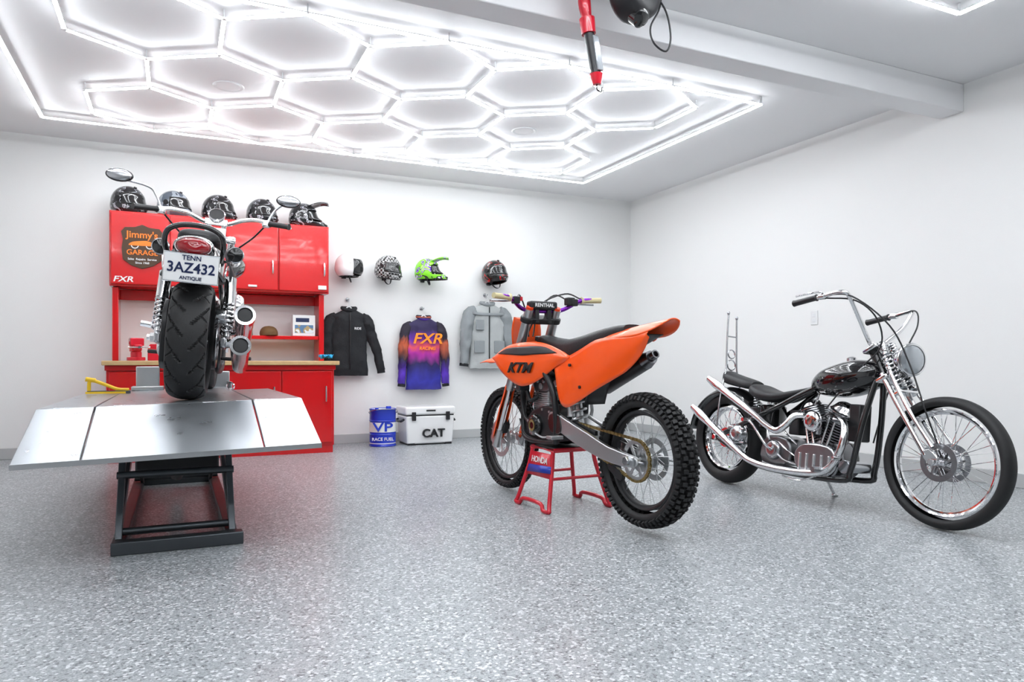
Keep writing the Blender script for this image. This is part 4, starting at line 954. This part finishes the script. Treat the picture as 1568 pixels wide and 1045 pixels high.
for s in (1, -1):
    A('swingarm', G().prism([(-.07, .30), (.1, .29), (.55, .32), (.55, .39), (.1, .37), (-.07, .355)], s*.165-.014, s*.165+.014), 'chromed', bev=.008)
    A('axle_nut', G().cyl((0, s*.19, .325), (0, 1, 0), .026, .03, 6).cyl((0, s*.21, .325), (0, 1, 0), .016, .02), 'chrome')
    A('shock_body', G().tube([(.02, s*.175, .36), (.14, s*.17, .70)], .017, 14).tube([(.09, s*.172, .55), (.14, s*.17, .70)], .034, 18), 'chrome')
    A('shock_spring', G().helix((.03, s*.175, .38), (.09, s*.172, .56), .03, .006, 7, 8), 'chrome')
    A('fender_strut', G().prism([(.42, .70), (.40, .76), (.1, .77), (-.1, .72), (-.12, .68), (.1, .69)], s*.15-.006, s*.15+.008, 2), 'chrome', bev=.004)
    A('turn_signal', G().tube([(.02, s*.14, .78), (.02, s*.19, .80)], .009, 10).lathe([(0, -.055), (.02, -.05), (.038, -.02), (.045, .02), (.040, .025), (0, .034)], (.01, s*.19, .82), (-1, 0, 0), 28, k=3), 'black')
    A('turn_ring', G().lathe([(.041, .022), (.046, .026), (.040, .03)], (.01, s*.19, .82), (-1, 0, 0), 24), 'chromed')
    A('foot_board', G().bb(.75, 1.05, s*.26-.05, s*.26+.05, .24, .265).tube([(.85, s*.12, .24), (.85, s*.26, .24)], .012, 10), 'satin', bev=.008)
    A('passenger_peg', G().tube([(.35, s*.16, .38), (.33, s*.22, .40)], .01, 10).tube([(.33, s*.21, .40), (.32, s*.30, .41)], .018, 12), 'chrome')
    A('engine_bracket', G().prism([(.12, .40), (.30, .42), (.42, .55), (.38, .66), (.24, .60), (.14, .50)], s*.19-.012, s*.19+.012, 2), 'chromed', bev=.006)
    A('fork_leg', G().tube([(1.66, s*.105, .30), (1.48, s*.105, .70), (1.28, s*.105, 1.12)], [.032, .03, .025], 18), 'chrome')
    mz = 1.40 if s > 0 else 1.385; my_ = .60 if s > 0 else .47
    A('mirror_head', G().ell((1.02, s*my_, mz), .022, .084, .045), 'black')
    A('mirror_glass', G().ell((1.006, s*my_, mz), .012, .074, .037), 'chromed')
    A('mirror_stem', G().tube([(1.05, s*.34, 1.22), (1.07, s*.38, 1.31), (1.06, s*.43, 1.36), (1.03, s*my_, mz-.02)], .008, 10, 4), 'chromed')
    A('grip', G().tube([(1.0, s*.36, 1.205), (.99, s*.37, 1.204), (.90, s*.47, 1.185), (.89, s*.485, 1.183)], [.022, .018, .018, .022], 16), 'satin')
    A('control_pod', G().obox((1.02, s*.335, 1.205), .05, .06, .05), 'chrome', bev=.012, seg=3)
    A('lever', G().tube([(1.05, s*.34, 1.215), (1.06, s*.40, 1.21), (.97, s*.50, 1.19)], .008, 8, 4), 'chrome')
    A('handlebar', G().tube([(1.20, 0, 1.20), (1.20, s*.08, 1.20), (1.17, s*.18, 1.235), (1.09, s*.28, 1.235), (1.0, s*.36, 1.205), (.90, s*.47, 1.185)], .015, 14, 5), 'chrome')
    A('cable', G().tube([(1.06, s*.33, 1.2), (1.18, s*.25, 1.12), (1.25, s*.12, 1.0), (1.2, s*.08, .85)], .006, 8, 5), 'satin')
rows = []
for d in (60, 75, 90, 105, 118, 130, 140):
    t = rad(d); cx, cz, R = .06, .415, .475
    row = []
    for q in (-1, -.85, -.5, 0, .5, .85, 1):
        dr = .155*(1-math.sqrt(max(0, 1-(abs(q)*.97)**2)))
        row.append((cx+(R-dr)*math.cos(t), .145*q, cz+(R-dr)*math.sin(t)))
    rows.append(row)
A('rear_fender', G().sheet(rows, 4), 'black', sol=.006)
arch = []
t = rad(140)
for q in range(-10, 11):
    a = q/10; dr = .155*(1-math.sqrt(max(0, 1-(abs(a)*.97)**2)))
    arch.append((.06+(.478-dr)*math.cos(t)-.004, .148*a, .415+(.478-dr)*math.sin(t)))
A('fender_lip', G().tube(arch, .010, 8), 'black')
A('tail_housing', G().loftx([(-.24, .775, .095, .07, .06), (-.29, .79, .10, .066, .06), (-.325, .79, .09, .056, .05)], k=3), 'black')
A('tail_light', G().loftx([(-.315, .795, .080, .046, .042), (-.345, .795, .074, .04, .036), (-.362, .795, .045, .024, .02)], k=3, p=2.2), 'redlens')
A('tail_trim', G().tube([(-.325, .084*math.cos(q*pi/12), .795+.048*math.sin(q*pi/12)) for q in range(24)], .006, 8, closed=True), 'chrome')
A('grab_loop', G().tube([(-.15, .12, .75), (-.27, .14, .80), (-.30, .13, .865), (-.30, .08, .90), (-.30, 0, .91), (-.30, -.08, .90), (-.30, -.13, .865), (-.27, -.14, .80), (-.15, -.12, .75)], .014, 12, 5), 'black')
pc = Vector((-.345, 0, .682)); up = Vector((-.10, 0, 1)).normalized(); nrm = Vector((-1, 0, -.10)).normalized()
A('licence_plate', G().obox(pc, .003, .255, .138, nrm, (0, 1, 0), up), 'white', bev=.001)
A('plate_frame', G().tube([tuple(pc+Vector((0, a, 0))+up*b) for a, b in ((-.13, -.072), (.13, -.072), (.13, .072), (-.13, .072))], .005, 8, closed=True), 'chrome')
A('plate_bracket', G().tube([(-.33, 0, .715), (-.25, 0, .715)], .012, 8).bar((-.325, 0, .715), (-.328, 0, .62), .05, .006, (1, 0, 0)), 'satin')
A.text('plate_number', '3AZ432', .072, tuple(pc+nrm*.003-up*.002), (0, -1, 0), tuple(up), 'navy', ext=.001, sx=.95)
A.text('plate_state', 'TENN', .034, tuple(pc+nrm*.003+up*.050), (0, -1, 0), tuple(up), 'navy')
A.text('plate_type', 'ANTIQUE', .024, tuple(pc+nrm*.003-up*.052), (0, -1, 0), tuple(up), 'navy')
A('seat', G().loftx([(-.05, .885, .06, .02, .03), (.0, .895, .11, .045, .03), (.2, .87, .13, .05, .04), (.34, .83, .14, .05, .04), (.45, .77, .17, .05, .04), (.62, .745, .175, .04, .04), (.75, .77, .12, .04, .04), (.85, .80, .07, .03, .03)], n=28, p=2.8, k=4), 'leather')
A('fuel_tank', G().loftx([(.76, .80, .05, .04, .05), (.84, .84, .15, .06, .09), (.98, .88, .21, .08, .12), (1.12, .905, .22, .08, .12), (1.22, .91, .16, .07, .09), (1.28, .91, .06, .04, .05)], n=32, p=2.3, k=4), 'black')
A('tank_console', G().loftx([(.9, .935, .04, .02, .02), (1.02, .975, .055, .02, .02), (1.15, .99, .05, .02, .02), (1.24, .975, .03, .015, .02)], k=3), 'chrome')
A('frame', G().tube([(1.30, 0, .95), (.9, 0, .80), (.5, 0, .66), (.4, 0, .45), (.45, 0, .25)], .022, 12, 4).tube([(1.32, .04, .88), (1.22, .1, .5), (1.15, .12, .2), (.5, .12, .17), (.4, .12, .35)], .017, 12, 4).tube([(1.32, -.04, .88), (1.22, -.1, .5), (1.15, -.12, .2), (.5, -.12, .17), (.4, -.12, .35)], .017, 12, 4), 'satin')
ec = Vector((.80, 0, .36))
A('crankcase', G().lathe([(0, -.12), (.11, -.12), (.135, -.09), (.14, 0), (.135, .09), (.11, .12), (0, .12)], tuple(ec-Vector((0, 0, .06))), (0, 1, 0), 40), 'satin')
for nm, sg in (('front', 1), ('rear', -1)):
    d = Vector((sg*math.sin(rad(23)), 0, math.cos(rad(23))))
    A(nm+'_cylinder', vcyl(ec+d*.07, d, .06, .06, .18, 10, .09), 'satin')
    A(nm+'_rocker_cover', G().cyl(ec+d*.27, d, .085, .07, 32, .3), 'chrome')
A('air_cleaner', G().lathe([(0, .04), (.06, .038), (.085, .02), (.09, -.03), (0, -.03)], (.80, -.20, .58), (0, -1, 0), 36, k=2), 'chrome')
A('primary_cover', G().prism([(.32, .30), (.42, .22), (.85, .20), (.96, .26), (.96, .38), (.86, .42), (.40, .42)], .13, .21, 3), 'chrome', bev=.02, seg=3)
A('gearbox', G().bb(.36, .62, -.12, .12, .22, .42), 'satin', bev=.03)
A('side_cover', G().bb(.28, .48, .12, .16, .46, .64).bb(.28, .48, -.16, -.12, .46, .64), 'black', bev=.03, seg=3)
for k_, (dzz, dy) in enumerate(((.17, .0), (0, -.01))):
    A('muffler', G().tube([(.62, -.24, .18+dzz*.5), (.50, -.25, .20+dzz*.6), (.05, -.265-dy, .29+dzz), (-.07, -.268-dy, .315+dzz)], [.025, .046, .052, .052], 28), 'chrome')
    A('muffler_tip', G().lathe([(.040, -.06), (.042, .0), (.056, .0), (.056, -.06)], (-.085, -.268-dy, .318+dzz), (-1, 0, .18), 30, closed=True), 'chrome')
    A('muffler_bore', G().cyl((-.06, -.268-dy, .313+dzz), (-1, 0, .18), .041, .04), 'satin')
    A('header_pipe', G().tube([(.98 if k_ else .70, -.09, .52), (1.05 if k_ else .76, -.17, .50), (1.06 if k_ else .80, -.22, .38), (.95 if k_ else .78, -.24, .26), (.62, -.24, .18+dzz*.5)], .022, 14, 5), 'chrome')
A('headlight', G().lathe([(0, -.10), (.05, -.09), (.09, -.04), (.10, .02), (.10, .03), (.08, .035), (0, .045)], (1.42, 0, .99), (1, 0, .0), 36, k=2), 'chrome')
A('triple_tree', G().obox((1.29, 0, 1.10), .09, .27, .035, (.92, 0, .38), (0, 1, 0), (-.38, 0, .92)).obox((1.37, 0, .90), .09, .27, .035, (.92, 0, .38), (0, 1, 0), (-.38, 0, .92)).tube([(1.40, 0, .85), (1.27, 0, 1.12)], .03, 16), 'chrome', bev=.008)
A('handlebar_riser', G().tube([(1.27, .05, 1.10), (1.21, .05, 1.20)], .018, 12).tube([(1.27, -.05, 1.10), (1.21, -.05, 1.20)], .018, 12).bb(1.18, 1.22, -.075, .075, 1.18, 1.225), 'chrome', bev=.006)
A('speedometer', G().lathe([(0, -.05), (.05, -.04), (.058, 0), (.058, .012), (.05, .014)], (1.19, 0, 1.25), (-.8, 0, .5), 30), 'chrome')
A('speedometer_face', G().lathe([(0, .011), (.05, .011)], (1.19, 0, 1.25), (-.8, 0, .5), 30), 'satin')
A('indicator_panel', G().bb(1.16, 1.19, -.07, .07, 1.10, 1.16), 'white', bev=.008)
A('front_fender', G().sheet([[(1.66+.36*math.cos(rad(d)), .075*q, .325+(.36-.03*abs(q)**3)*math.sin(rad(d))) for q in (-1, -.6, 0, .6, 1)] for d in (15, 50, 85, 120, 150)], 4), 'black', sol=.004)

# ------------------------------------------------------------------ camera / world
cam = bpy.data.cameras.new('camera'); co = bpy.data.objects.new('camera', cam); sc.collection.objects.link(co)
co.location = (0, 0, .87); co.rotation_euler = (rad(90), 0, rad(-25))
cam.sensor_width = 36; cam.lens = 25.26; cam.shift_y = .021; cam.clip_start = .02
sc.camera = co
w = bpy.data.worlds.new('world'); sc.world = w; w.use_nodes = True
w.node_tree.nodes['Background'].inputs[0].default_value = (.8, .85, .9, 1)
w.node_tree.nodes['Background'].inputs[1].default_value = .2
sc.view_settings.view_transform = 'Standard'
sc.view_settings.look = 'None'
sc.view_settings.exposure = .06
sc.view_settings.gamma = .94
